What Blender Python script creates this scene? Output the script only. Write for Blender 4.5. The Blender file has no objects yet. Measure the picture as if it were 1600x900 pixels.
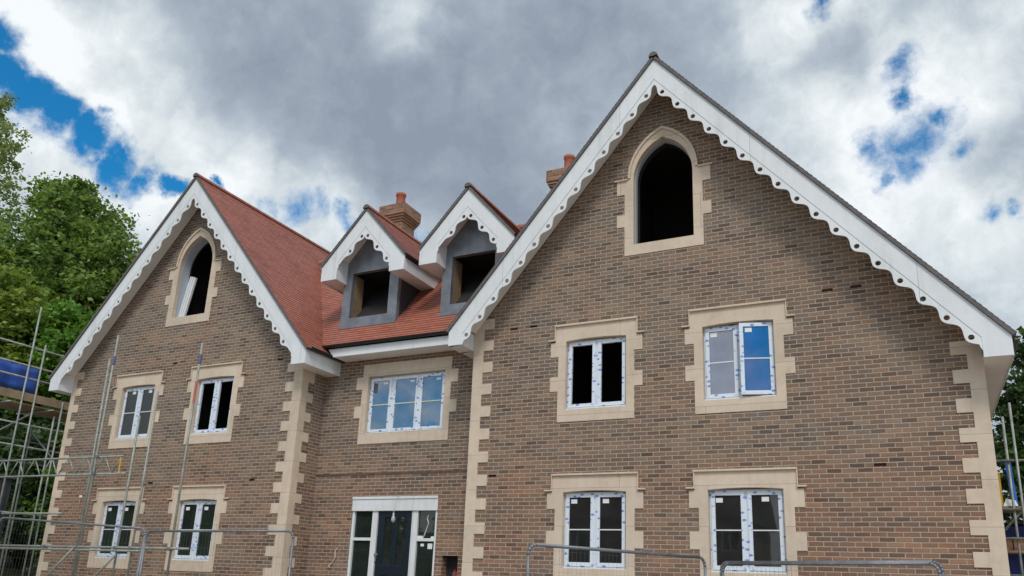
import bpy, math, random
from mathutils import Vector, Matrix, geometry
import numpy as np
random.seed(7)
R = math.radians
scene = bpy.context.scene
col = scene.collection

# ------------------------------------------------------------ camera
cam_d = bpy.data.cameras.new('camera')
cam = bpy.data.objects.new('camera', cam_d); col.objects.link(cam)
yaw, pit, rol = -0.469109, 0.272487, 0.04031
fw = Vector((math.sin(yaw)*math.cos(pit), math.cos(yaw)*math.cos(pit), math.sin(pit)))
rt = Vector((math.cos(yaw), -math.sin(yaw), 0)); up = rt.cross(fw)
r2 = math.cos(rol)*rt + math.sin(rol)*up; u2 = -math.sin(rol)*rt + math.cos(rol)*up
cam.matrix_world = Matrix(((r2.x, u2.x, -fw.x, 7.738), (r2.y, u2.y, -fw.y, -13.325), (r2.z, u2.z, -fw.z, 1.598), (0, 0, 0, 1)))
cam_d.sensor_width = 36; cam_d.lens = 1239.76*36/1600
cam_d.shift_x = -0.005; cam_d.shift_y = 0.0764
cam_d.clip_start = 0.1; cam_d.clip_end = 3000
scene.camera = cam
scene.view_settings.view_transform = 'Standard'
scene.view_settings.look = 'None'
scene.view_settings.exposure = 0.35
scene.view_settings.gamma = 1.0
scene.view_settings.use_curve_mapping = False
scene.render.engine = 'CYCLES'

# ------------------------------------------------------------ sun (behind thin cloud, high to the right)
SUN_EL, SUN_AZ = 50, 150           # azimuth from +Y towards +X
sd = Vector((math.sin(R(SUN_AZ))*math.cos(R(SUN_EL)), math.cos(R(SUN_AZ))*math.cos(R(SUN_EL)), math.sin(R(SUN_EL))))
sl = bpy.data.lights.new('sun', 'SUN'); sl.energy = 1.4; sl.angle = R(16); sl.color = (1.0, 0.95, 0.88)
so = bpy.data.objects.new('sun', sl); col.objects.link(so)
so.rotation_euler = sd.to_track_quat('Z', 'Y').to_euler(); so.location = (0, -20, 40)

# ------------------------------------------------------------ node helper
class NT:
    def __init__(s, tree): s.t = tree; tree.nodes.clear()
    def n(s, typ, **kw):
        nd = s.t.nodes.new(typ)
        for k, v in kw.items():
            if k.startswith('i_'):
                key = k[2:]
                key = int(key) if key.isdigit() else key.replace('_', ' ')
                nd.inputs[key].default_value = v
            else: setattr(nd, k, v)
        return nd
    def l(s, a, b): s.t.links.new(a, b)
    def math(s, op, a, b=None, clamp=False):
        nd = s.t.nodes.new('ShaderNodeMath'); nd.operation = op; nd.use_clamp = clamp
        for i, v in enumerate((a, b)):
            if v is None: continue
            if isinstance(v, (int, float)): nd.inputs[i].default_value = v
            else: s.l(v, nd.inputs[i])
        return nd.outputs[0]
    def ramp(s, fac, stops, interp='LINEAR'):
        nd = s.t.nodes.new('ShaderNodeValToRGB'); cr = nd.color_ramp; cr.interpolation = interp
        while len(cr.elements) < len(stops): cr.elements.new(0.5)
        for e, (p, c) in zip(cr.elements, stops):
            e.position = p; e.color = (*c, 1) if len(c) == 3 else c
        s.l(fac, nd.inputs[0]); return nd.outputs[0]
    def mix(s, fac, a, b, blend='MIX'):
        nd = s.t.nodes.new('ShaderNodeMix'); nd.data_type = 'RGBA'; nd.blend_type = blend
        for i, v in ((0, fac), (6, a), (7, b)):
            if isinstance(v, (int, float)): nd.inputs[i].default_value = v
            elif isinstance(v, tuple): nd.inputs[i].default_value = (*v, 1) if len(v) == 3 else v
            else: s.l(v, nd.inputs[i])
        return nd.outputs[2]
    def noise(s, vec, scale, detail=4, rough=0.5, out=0):
        nd = s.n('ShaderNodeTexNoise'); nd.inputs['Scale'].default_value = scale
        nd.inputs['Detail'].default_value = detail; nd.inputs['Roughness'].default_value = rough
        if vec is not None: s.l(vec, nd.inputs['Vector'])
        return nd.outputs[out]

# ------------------------------------------------------------ world: blue sky with broken cloud
world = bpy.data.worlds.new('World'); scene.world = world; world.use_nodes = True
W = NT(world.node_tree)
geo = W.n('ShaderNodeTexCoord').outputs['Generated']
nrm = W.n('ShaderNodeVectorMath', operation='NORMALIZE'); W.l(geo, nrm.inputs[0]); D = nrm.outputs[0]
def warp(vec, scale, amt, detail, rough):
    nz = W.noise(vec, scale, detail, rough, 1)
    sb = W.n('ShaderNodeVectorMath', operation='SUBTRACT'); W.l(nz, sb.inputs[0]); sb.inputs[1].default_value = (.5, .5, .5)
    sc = W.n('ShaderNodeVectorMath', operation='SCALE'); W.l(sb.outputs[0], sc.inputs[0]); sc.inputs['Scale'].default_value = amt
    ad = W.n('ShaderNodeVectorMath', operation='ADD'); W.l(vec, ad.inputs[0]); W.l(sc.outputs[0], ad.inputs[1])
    return ad.outputs[0]
D1 = warp(D, 9, 0.10, 7, 0.62)
D2 = warp(D, 4, 0.22, 5, 0.55)
def blob_max(vec, blobs):
    acc = None
    for (x, y, z, r) in blobs:
        dn = W.n('ShaderNodeVectorMath', operation='DISTANCE'); W.l(vec, dn.inputs[0]); dn.inputs[1].default_value = (x, y, z)
        v = W.math('SUBTRACT', 1.0, W.math('DIVIDE', dn.outputs['Value'], r))
        acc = v if acc is None else W.math('MAXIMUM', acc, v)
    return acc
HOLES = [(-0.791, 0.352, 0.500, 0.040), (-0.793, 0.380, 0.476, 0.035), (-0.786, 0.407, 0.465, 0.035), (-0.776, 0.438, 0.454, 0.035), (-0.764, 0.468, 0.444, 0.034), (-0.750, 0.500, 0.433, 0.034), (-0.734, 0.530, 0.424, 0.028), (-0.718, 0.556, 0.419, 0.021), (-0.693, 0.577, 0.433, 0.011), (0.133, -0.947, 0.292, 0.220), (0.377, -0.847, 0.375, 0.220), (0.709, -0.410, 0.574, 0.200), (-0.696, -0.123, 0.707, 0.200), (0.433, 0.250, 0.866, 0.150), (-0.539, -0.829, 0.148, 0.070)]
HOLES_SMALL = [(-0.747, 0.469, 0.472, 0.008), (-0.657, 0.624, 0.422, 0.020), (-0.637, 0.642, 0.427, 0.026), (-0.616, 0.660, 0.429, 0.020), (-0.589, 0.686, 0.427, 0.016), (-0.522, 0.749, 0.407, 0.017), (0.026, 0.835, 0.549, 0.019), (0.030, 0.848, 0.529, 0.012), (0.050, 0.862, 0.504, 0.021), (0.027, 0.871, 0.491, 0.032), (-0.001, 0.868, 0.496, 0.020), (0.023, 0.881, 0.472, 0.029), (0.002, 0.890, 0.456, 0.015), (0.065, 0.883, 0.465, 0.017), (0.099, 0.912, 0.399, 0.015), (0.123, 0.911, 0.394, 0.010), (-0.042, 0.782, 0.622, 0.014), (-0.575, -0.791, 0.208, 0.130)]
BRIGHT = [(-0.764, 0.366, 0.532, 0.035), (-0.758, 0.415, 0.504, 0.049), (-0.726, 0.476, 0.496, 0.059), (-0.703, 0.539, 0.464, 0.056), (-0.785, 0.478, 0.394, 0.093), (-0.736, 0.545, 0.401, 0.070), (-0.709, 0.599, 0.373, 0.065), (-0.647, 0.657, 0.387, 0.061), (-0.608, 0.693, 0.387, 0.046), (-0.610, 0.663, 0.433, 0.045), (-0.670, 0.599, 0.439, 0.044), (-0.468, 0.617, 0.633, 0.032), (-0.083, 0.792, 0.605, 0.047), (-0.016, 0.789, 0.614, 0.038), (-0.029, 0.894, 0.448, 0.116), (0.080, 0.842, 0.534, 0.074), (0.117, 0.812, 0.571, 0.041), (0.095, 0.932, 0.350, 0.094), (0.040, 0.908, 0.418, 0.079), (-0.530, 0.738, 0.419, 0.047), (0.058, 0.908, 0.414, 0.065), (0.321, -0.557, 0.766, 0.800), (-0.280, -0.770, 0.574, 0.600), (-0.476, -0.824, 0.309, 0.350), (0.853, -0.150, 0.500, 0.300)]  # entries behind the camera are bright cloud added to light the facade
DARK = [(-0.520, 0.652, 0.552, 0.196), (-0.432, 0.746, 0.507, 0.186), (-0.388, 0.686, 0.615, 0.147), (-0.190, 0.789, 0.584, 0.086), (-0.627, 0.556, 0.545, 0.092), (-0.023, 0.827, 0.562, 0.040), (-0.505, 0.703, 0.501, 0.131), (0.093, 0.879, 0.469, 0.037), (-0.130, 0.842, 0.524, 0.064), (0.171, -0.470, 0.866, 0.100)]
def mr(v, a, b_, lo=0.0, hi=1.0):
    m_ = W.n('ShaderNodeMapRange', interpolation_type='SMOOTHSTEP'); W.l(v, m_.inputs[0])
    m_.inputs[1].default_value = a; m_.inputs[2].default_value = b_; m_.inputs[3].default_value = lo; m_.inputs[4].default_value = hi
    return m_.outputs[0]
def cen(n, k): return W.math('MULTIPLY', W.math('SUBTRACT', n, 0.5), k)
def add(*v):
    r = v[0]
    for q in v[1:]: r = W.math('ADD', r, q)
    return r
fine = W.noise(D, 26, 9, 0.66)
puff = W.noise(D1, 13, 9, 0.6)
n_big = W.noise(D2, 2.6, 4, 0.5); n_mid = W.noise(D2, 7.0, 8, 0.55); n_fine = W.noise(D1, 30.0, 8, 0.6)
hA = blob_max(D1, HOLES); hB = blob_max(D1, HOLES_SMALL)
fA = mr(add(hA, cen(fine, 1.1)), -0.10, 0.55)
fB = mr(add(hB, cen(fine, 2.0), cen(puff, 1.3)), -0.30, 1.25, 0, 1.0)
blue_o = W.math('MAXIMUM', fA, fB)
bm = blob_max(D2, BRIGHT); dm = blob_max(D2, DARK)
hm = W.math('MAXIMUM', hA, hB)
t_ = add(mr(bm, -0.9, 0.7, 0, 0.40), mr(hA, -2.4, 0.0, 0, 0.22), mr(hB, -3.0, 0.0, 0, 0.16), mr(dm, -0.3, 0.9, 0, -0.20))
t_ = add(t_, cen(n_big, 0.8), cen(n_mid, 0.72), cen(puff, 0.62), cen(n_fine, 0.34))
bb = W.math('ADD', t_, 0.34, True)
cloud = W.ramp(bb, [(0.0, (.215, .255, .315)), (0.18, (.262, .308, .370)), (0.36, (.322, .375, .435)), (0.52, (.40, .455, .505)), (0.72, (.55, .60, .63)), (0.95, (.73, .76, .78))])
sky = W.n('ShaderNodeTexSky', sky_type='NISHITA'); sky.sun_disc = False
sky.sun_elevation = R(SUN_EL); sky.sun_rotation = R(SUN_AZ)
skc = W.mix(1.0, sky.outputs[0], (0.10, 0.70, 1.0), 'MULTIPLY')
bg1 = W.n('ShaderNodeBackground'); W.l(skc, bg1.inputs[0]); bg1.inputs[1].default_value = 0.12
bg2 = W.n('ShaderNodeBackground'); W.l(cloud, bg2.inputs[0]); bg2.inputs[1].default_value = 1.0
mx = W.n('ShaderNodeMixShader'); W.l(blue_o, mx.inputs[0]); W.l(bg2.outputs[0], mx.inputs[1]); W.l(bg1.outputs[0], mx.inputs[2])
wo = W.n('ShaderNodeOutputWorld'); W.l(mx.outputs[0], wo.inputs[0])

# ------------------------------------------------------------ materials
MATS = {}
def new_mat(name):
    m = bpy.data.materials.new(name); m.use_nodes = True
    t = NT(m.node_tree); out = t.n('ShaderNodeOutputMaterial'); b = t.n('ShaderNodeBsdfPrincipled'); t.l(b.outputs[0], out.inputs[0])
    MATS[name] = m; return m, t, b
def bump(t, b, h, strength=0.3, dist=0.01):
    bp = t.n('ShaderNodeBump'); bp.inputs['Strength'].default_value = strength; bp.inputs['Distance'].default_value = dist
    t.l(h, bp.inputs['Height']); t.l(bp.outputs[0], b.inputs['Normal'])
def simple(name, c, rough=0.6, var=0.15, scale=6, metal=0.0, spec=0.5, bmp=0.15, detail=5):
    m, t, b = new_mat(name)
    pos = t.n('ShaderNodeNewGeometry').outputs['Position']
    nz = t.noise(pos, scale, detail, 0.6)
    lo = tuple(x*(1-var) for x in c); hi = tuple(min(1, x*(1+var)) for x in c)
    t.l(t.ramp(nz, [(0.25, lo), (0.75, hi)]), b.inputs['Base Color'])
    b.inputs['Roughness'].default_value = rough; b.inputs['Metallic'].default_value = metal
    b.inputs['Specular IOR Level'].default_value = spec
    if bmp:
        bump(t, b, t.noise(pos, scale*12, 3, 0.6), bmp, 0.004)
    return m
def wall_uv(t):
    g = t.n('ShaderNodeNewGeometry'); sp = t.n('ShaderNodeSeparateXYZ'); t.l(g.outputs['Position'], sp.inputs[0])
    sn = t.n('ShaderNodeSeparateXYZ'); t.l(g.outputs['True Normal'], sn.inputs[0])
    side = t.math('GREATER_THAN', t.math('ABSOLUTE', sn.outputs[0]), 0.5)
    u = t.math('ADD', t.math('MULTIPLY', sp.outputs[0], t.math('SUBTRACT', 1.0, side)), t.math('MULTIPLY', sp.outputs[1], side))
    cb = t.n('ShaderNodeCombineXYZ'); t.l(u, cb.inputs[0]); t.l(sp.outputs[2], cb.inputs[1])
    return cb.outputs[0], g.outputs['Position'], sp.outputs[2]
def brick_mat(name, stops, mortar, mottle=1.0):
    m, t, b = new_mat(name)
    uv, pos, z = wall_uv(t)
    # wobble the joints slightly
    nz = t.noise(uv, 9, 2, 0.5, 1)
    sb = t.n('ShaderNodeVectorMath', operation='SUBTRACT'); t.l(nz, sb.inputs[0]); sb.inputs[1].default_value = (.5, .5, .5)
    sc = t.n('ShaderNodeVectorMath', operation='SCALE'); t.l(sb.outputs[0], sc.inputs[0]); sc.inputs['Scale'].default_value = 0.012
    ad = t.n('ShaderNodeVectorMath', operation='ADD'); t.l(uv, ad.inputs[0]); t.l(sc.outputs[0], ad.inputs[1])
    bk = t.n('ShaderNodeTexBrick'); t.l(ad.outputs[0], bk.inputs['Vector'])
    bk.offset = 0.5; bk.inputs['Color1'].default_value = (0, 0, 0, 1); bk.inputs['Color2'].default_value = (1, 1, 1, 1)
    bk.inputs['Scale'].default_value = 1; bk.inputs['Brick Width'].default_value = 0.225; bk.inputs['Row Height'].default_value = 0.075
    bk.inputs['Mortar Size'].default_value = 0.0100; bk.inputs['Mortar Smooth'].default_value = 0.55
    rnd = bk.outputs['Color']
    big = t.noise(pos, 0.55, 4, 0.6)
    mid = t.noise(pos, 2.5, 3, 0.6)
    grain = t.noise(pos, 60, 3, 0.7)
    f = t.math('ADD', t.math('MULTIPLY', rnd, 0.80), t.math('MULTIPLY', grain, 0.22))
    c = t.ramp(f, stops)
    # redder batches lower down / in patches
    patch = t.n('ShaderNodeMapRange'); t.l(t.math('ADD', big, t.math('MULTIPLY', mid, 0.35)), patch.inputs[0])
    patch.inputs[1].default_value = 0.58; patch.inputs[2].default_value = 0.84; patch.inputs[4].default_value = 0.55*mottle
    low = t.n('ShaderNodeMapRange'); t.l(z, low.inputs[0]); low.inputs[1].default_value = 4.3; low.inputs[2].default_value = 3.4
    low.inputs[4].default_value = 0.6*mottle
    pf = t.math('ADD', patch.outputs[0], t.math('MULTIPLY', low.outputs[0], t.math('MULTIPLY', mid, 1.6)), True)
    c = t.mix(pf, c, t.mix(1.0, c, (1.22, 0.88, 0.76), 'MULTIPLY'))
    mpb = t.n('ShaderNodeMapping'); t.l(pos, mpb.inputs[0]); mpb.inputs['Scale'].default_value = (0.55, 0.55, 2.4)
    bt = t.noise(mpb.outputs[0], 1.0, 5, 0.6)
    c = t.mix(1.0, c, t.ramp(bt, [(0.30, (.84, .83, .86)), (0.5, (1.10, 1.07, 1.03)), (0.70, (1.36, 1.25, 1.12))]), 'MULTIPLY')
    mo = t.mix(t.noise(pos, 14, 4, 0.6), mortar, tuple(x*0.55 for x in mortar))
    c = t.mix(bk.outputs['Fac'], c, mo)
    eff = t.n('ShaderNodeMapRange'); t.l(t.noise(pos, 1.3, 5, 0.65), eff.inputs[0]); eff.inputs[1].default_value = 0.55; eff.inputs[2].default_value = 0.8; eff.inputs[4].default_value = 0.22
    c = t.mix(eff.outputs[0], c, (0.42, 0.37, 0.31))
    t.l(c, b.inputs['Base Color']); b.inputs['Roughness'].default_value = 0.9; b.inputs['Specular IOR Level'].default_value = 0.25
    h = t.math('ADD', t.math('MULTIPLY', bk.outputs['Fac'], -1.0), t.math('MULTIPLY', grain, 0.35))
    bump(t, b, h, 0.75, 0.008)
    return m
brick = brick_mat('brick', [(0.0, (.060, .050, .046)), (0.17, (.125, .099, .083)), (0.34, (.225, .172, .132)), (0.48, (.142, .111, .093)),
                            (0.62, (.250, .187, .142)), (0.74, (.182, .132, .102)), (0.86, (.158, .138, .126)), (1.0, (.305, .203, .142))], (.55, .465, .365))
brick_red = brick_mat('brick_chimney', [(0.0, (.13, .07, .05)), (0.5, (.25, .14, .09)), (1.0, (.33, .20, .13))], (.42, .33, .25), 0.4)
def stone_mat():
    m, t, b = new_mat('cast_stone')
    uv, pos, z = wall_uv(t)
    n1 = t.noise(pos, 1.1, 5, 0.6); n2 = t.noise(pos, 7, 5, 0.65); n3 = t.noise(pos, 160, 2, 0.6)
    c = t.ramp(t.math('ADD', t.math('MULTIPLY', n1, 0.6), t.math('MULTIPLY', n2, 0.4)), [(0.32, (.56, .455, .355)), (0.5, (.67, .555, .445)), (0.68, (.74, .63, .52))])
    c = t.mix(t.math('MULTIPLY', n3, 0.18), c, (.45, .36, .26))
    # thin joints between the cast blocks
    bk = t.n('ShaderNodeTexBrick'); t.l(uv, bk.inputs['Vector']); bk.offset = 0.5
    bk.inputs['Scale'].default_value = 1; bk.inputs['Brick Width'].default_value = 3.1; bk.inputs['Row Height'].default_value = 0.675
    bk.inputs['Mortar Size'].default_value = 0.002; bk.inputs['Color1'].default_value = (0.93, 0.93, 0.93, 1); bk.inputs['Color2'].default_value = (1.04, 1.02, 1.0, 1)
    c = t.mix(1.0, c, bk.outputs['Color'], 'MULTIPLY')
    c = t.mix(t.math('MULTIPLY', bk.outputs['Fac'], 0.22), c, (.42, .34, .26))
    # faint run-off staining
    mp = t.n('ShaderNodeMapping'); t.l(pos, mp.inputs[0]); mp.inputs['Scale'].default_value = (9, 9, 0.9)
    st = t.n('ShaderNodeMapRange'); t.l(t.noise(mp.outputs[0], 1, 4, 0.6), st.inputs[0]); st.inputs[1].default_value = 0.5; st.inputs[2].default_value = 0.75; st.inputs[4].default_value = 0.24
    c = t.mix(st.outputs[0], c, (.42, .35, .27))
    t.l(c, b.inputs['Base Color']); b.inputs['Roughness'].default_value = 0.85; b.inputs['Specular IOR Level'].default_value = 0.25
    bump(t, b, n3, 0.25, 0.003); return m
stone = stone_mat()
def white_mat():
    m, t, b = new_mat('white_upvc')
    pos = t.n('ShaderNodeNewGeometry').outputs['Position']
    mp = t.n('ShaderNodeMapping'); t.l(pos, mp.inputs[0]); mp.inputs['Scale'].default_value = (7, 7, 1.1)
    n1 = t.noise(pos, 1.1, 6, 0.65); n2 = t.noise(mp.outputs[0], 1.0, 5, 0.65); n3 = t.noise(pos, 24, 4, 0.7)
    f = t.math('ADD', t.math('MULTIPLY', n1, .45), t.math('ADD', t.math('MULTIPLY', n2, .4), t.math('MULTIPLY', n3, .15)))
    c = t.ramp(f, [(0.34, (.61, .615, .61)), (0.48, (.72, .74, .755)), (0.62, (.78, .80, .82))])
    spx = t.n('ShaderNodeSeparateXYZ'); t.l(pos, spx.inputs[0])
    w = t.math('LESS_THAN', t.math('ABSOLUTE', t.math('SUBTRACT', t.math('FRACT', t.math('MULTIPLY', t.math('ADD', spx.outputs[0], 0.37), 0.415)), 0.5)), 0.0016)
    c = t.mix(t.math('MULTIPLY', w, 0.75), c, (.25, .26, .27))
    t.l(c, b.inputs['Base Color']); t.l(t.ramp(n3, [(0.3, (.3, .3, .3)), (0.7, (.5, .5, .5))]), b.inputs['Roughness'])
    bump(t, b, n1, 0.12, 0.03); return m
white = white_mat()
soffit_m = simple('white_soffit', (.80, .79, .78), 0.5, 0.04, 2, bmp=0.0)
lead = simple('lead_sheet', (.20, .215, .245), 0.45, 0.38, 3.0, metal=0.3, bmp=0.3, detail=8)
lead_shade = simple('shaded_lead', (.035, .040, .048), 0.6, 0.2, 3)  # lead of the dormer cheeks, with its shade painted into the colour
black = simple('black_plastic', (.012, .012, .014), 0.4, 0.2, 8)
dark_room = simple('room_shade_colour', (.022, .020, .019), 0.9, 0.3, 2)  # near-black colour stands in for the shade of rooms and recesses
timber = simple('raw_timber', (.26, .175, .10), 0.75, 0.25, 5)
steel = simple('galvanised_steel', (.30, .32, .29), 0.6, 0.38, 7, metal=0.35)
fence_steel = simple('dull_galvanised_steel', (.19, .205, .225), 0.5, 0.35, 7, metal=0.4)
board_m = simple('scaffold_board', (.30, .22, .14), 0.85, 0.3, 3)
clay_pot = simple('terracotta', (.42, .13, .075), 0.8, 0.15, 6)
verge_m = simple('tile_edge', (.13, .12, .12), 0.9, 0.25, 9, bmp=0.4)
ridge_m = simple('ridge_tile_clay', (.30, .13, .09), 0.85, 0.3, 5, bmp=0.3)
liner_m = simple('cavity_closer', (.42, .46, .53), 0.6, 0.06, 3)
navy = simple('navy_paint', (.007, .014, .024), 0.3, 0.15, 4, bmp=0.03)
blue_tarp = simple('blue_sheet', (.018, .075, .34), 0.5, 0.25, 3)
yellow_m = simple('yellow_paint', (.75, .42, .02), 0.5, 0.1, 5)
red_m = simple('red_plastic', (.42, .02, .02), 0.5, 0.1, 5)
grey_box = simple('grey_plastic', (.35, .36, .37), 0.6, 0.1, 5)
cabin_m = simple('grey_cabin_panel', (.10, .115, .125), 0.6, 0.15, 2)
paper = simple('white_sticker', (.78, .80, .82), 0.6, 0.05, 20, bmp=0)
cable_m = simple('pale_cable', (.55, .52, .46), 0.6, 0.1, 9, bmp=0)
concrete = simple('concrete_block', (.34, .33, .31), 0.9, 0.2, 6, bmp=0.4)
insul = simple('insulation_board', (.50, .46, .30), 0.8, 0.25, 3)
def tape_mat():
    m, t, b = new_mat('frame_with_protective_tape')
    uv, pos, z = wall_uv(t)
    mp = t.n('ShaderNodeMapping'); t.l(uv, mp.inputs[0]); mp.inputs['Rotation'].default_value = (0, 0, R(35)); mp.inputs['Scale'].default_value = (1.0, 1.7, 1)
    vo = t.n('ShaderNodeTexVoronoi'); t.l(mp.outputs[0], vo.inputs['Vector']); vo.inputs['Scale'].default_value = 8.0; vo.inputs['Randomness'].default_value = 0.55
    nz = t.noise(uv, 45, 3, 0.7)
    v = t.math('ADD', vo.outputs['Distance'], t.math('MULTIPLY', t.math('SUBTRACT', nz, 0.5), 0.28))
    c = t.ramp(v, [(0.20, (.16, .26, .60)), (0.31, (.55, .64, .82)), (0.38, (.72, .77, .84))])
    t.l(c, b.inputs['Base Color']); b.inputs['Roughness'].default_value = 0.32
    bump(t, b, t.noise(uv, 30, 2, 0.5), 0.15, 0.004)
    return m
tape = tape_mat()
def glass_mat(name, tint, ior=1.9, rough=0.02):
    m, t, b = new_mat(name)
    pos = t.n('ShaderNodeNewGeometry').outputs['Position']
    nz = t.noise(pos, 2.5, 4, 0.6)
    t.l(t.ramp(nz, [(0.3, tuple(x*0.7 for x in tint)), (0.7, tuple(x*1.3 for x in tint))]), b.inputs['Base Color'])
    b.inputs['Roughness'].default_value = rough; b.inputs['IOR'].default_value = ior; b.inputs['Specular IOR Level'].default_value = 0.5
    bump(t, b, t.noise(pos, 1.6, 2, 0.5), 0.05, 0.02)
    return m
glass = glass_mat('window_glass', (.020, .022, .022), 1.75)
glass_sky = glass_mat('sky_reflection_glass', (.060, .085, .140), 2.9)  # bluish base tint paints part of the sky reflection into the panes
glass_lilac = glass_mat('lilac_sky_reflection_glass', (.085, .115, .21), 2.6)  # lavender sky reflection painted into the base colour
glass_blue_sky = glass_mat('blue_sky_reflection_glass', (.010, .060, .26), 2.2)  # blue sky mirrored in the open sash, painted into the pane colour
glass_dark = glass_mat('dark_window_glass', (.018, .025, .022), 1.6)
def tile_mat():
    m, t, b = new_mat('clay_roof_tile')
    uvn = t.n('ShaderNodeUVMap'); uv = uvn.outputs[0]
    bk = t.n('ShaderNodeTexBrick'); t.l(uv, bk.inputs['Vector']); bk.offset = 0.5
    bk.inputs['Scale'].default_value = 1; bk.inputs['Brick Width'].default_value = 0.168; bk.inputs['Row Height'].default_value = 0.1
    bk.inputs['Mortar Size'].default_value = 0.004; bk.inputs['Mortar Smooth'].default_value = 0.3
    bk.inputs['Color1'].default_value = (0, 0, 0, 1); bk.inputs['Color2'].default_value = (1, 1, 1, 1)
    pos = t.n('ShaderNodeNewGeometry').outputs['Position']
    grain = t.noise(pos, 50, 3, 0.7); big = t.noise(pos, 1.1, 6, 0.68)
    f = t.math('ADD', t.math('MULTIPLY', bk.outputs['Color'], 0.75), t.math('MULTIPLY', grain, 0.25))
    c = t.ramp(f, [(0.0, (.25, .082, .052)), (0.3, (.36, .112, .070)), (0.6, (.43, .140, .088)), (0.85, (.34, .125, .092)), (1.0, (.51, .20, .13))])
    st = t.n('ShaderNodeMapRange'); t.l(big, st.inputs[0]); st.inputs[1].default_value = 0.50; st.inputs[2].default_value = 0.70; st.inputs[4].default_value = 0.62
    c = t.mix(st.outputs[0], c, t.mix(1.0, c, (.55, .50, .52), 'MULTIPLY'))
    c = t.mix(t.math('MULTIPLY', bk.outputs['Fac'], 0.6), c, (.06, .03, .025))
    t.l(c, b.inputs['Base Color']); b.inputs['Roughness'].default_value = 0.48; b.inputs['Specular IOR Level'].default_value = 0.5
    bump(t, b, t.math('ADD', t.math('MULTIPLY', bk.outputs['Fac'], -1), t.math('MULTIPLY', bk.outputs['Color'], 0.5)), 0.6, 0.01)
    return m
tile = tile_mat()
def leaf_mat(name, dark, mid, light, trans=0.45):
    m, t, b = new_mat(name)
    g = t.n('ShaderNodeNewGeometry')
    r = g.outputs['Random Per Island']; nz = t.noise(g.outputs['Position'], 0.9, 3, 0.6)
    f = t.math('ADD', t.math('MULTIPLY', r, 0.42), t.math('MULTIPLY', nz, 0.68))
    c = t.ramp(f, [(0.25, dark), (0.55, mid), (0.85, light)])
    t.l(c, b.inputs['Base Color']); b.inputs['Roughness'].default_value = 0.5
    tr = t.n('ShaderNodeBsdfTranslucent'); t.l(c, tr.inputs[0])
    mxs = t.n('ShaderNodeMixShader'); mxs.inputs[0].default_value = trans
    t.l(b.outputs[0], mxs.inputs[1]); t.l(tr.outputs[0], mxs.inputs[2])
    out = [n for n in t.t.nodes if n.type == 'OUTPUT_MATERIAL'][0]; t.l(mxs.outputs[0], out.inputs[0])
    return m
leaf_green = leaf_mat('oak_leaves', (.05, .10, .02), (.16, .27, .05), (.38, .50, .09))
leaf_yellow = leaf_mat('yellowing_leaves', (.09, .15, .025), (.20, .30, .04), (.36, .44, .07))
leaf_bright = leaf_mat('fresh_leaves', (.06, .15, .02), (.15, .32, .04), (.28, .50, .08))
leaf_dark = leaf_mat('dark_green_leaves', (.025, .055, .018), (.055, .11, .03), (.13, .21, .05))  # darker green foliage of the bushes and back trees
leaf_olive = leaf_mat('poplar_leaves', (.14, .19, .06), (.28, .36, .11), (.46, .54, .19))
bark = simple('bark', (.09, .07, .05), 0.9, 0.3, 8, bmp=0.6)
def ground_mat():
    m, t, b = new_mat('site_ground')
    pos = t.n('ShaderNodeNewGeometry').outputs['Position']
    n1 = t.noise(pos, 0.35, 6, 0.6); n2 = t.noise(pos, 9, 5, 0.7)
    c = t.ramp(t.math('ADD', t.math('MULTIPLY', n1, .6), t.math('MULTIPLY', n2, .4)), [(0.35, (.24, .19, .14)), (0.55, (.34, .28, .22)), (0.7, (.42, .36, .29))])
    sp = t.n('ShaderNodeSeparateXYZ'); t.l(pos, sp.inputs[0])
    gr = t.n('ShaderNodeMapRange'); t.l(t.math('ADD', t.math('MULTIPLY', sp.outputs[0], -1), t.math('MULTIPLY', n1, 5)), gr.inputs[0]); gr.inputs[1].default_value = 16; gr.inputs[2].default_value = 19
    c = t.mix(gr.outputs[0], c, (.05, .075, .025))
    t.l(c, b.inputs['Base Color']); b.inputs['Roughness'].default_value = 0.95; bump(t, b, n2, 0.6, 0.05); return m
ground_m = ground_mat()

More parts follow.
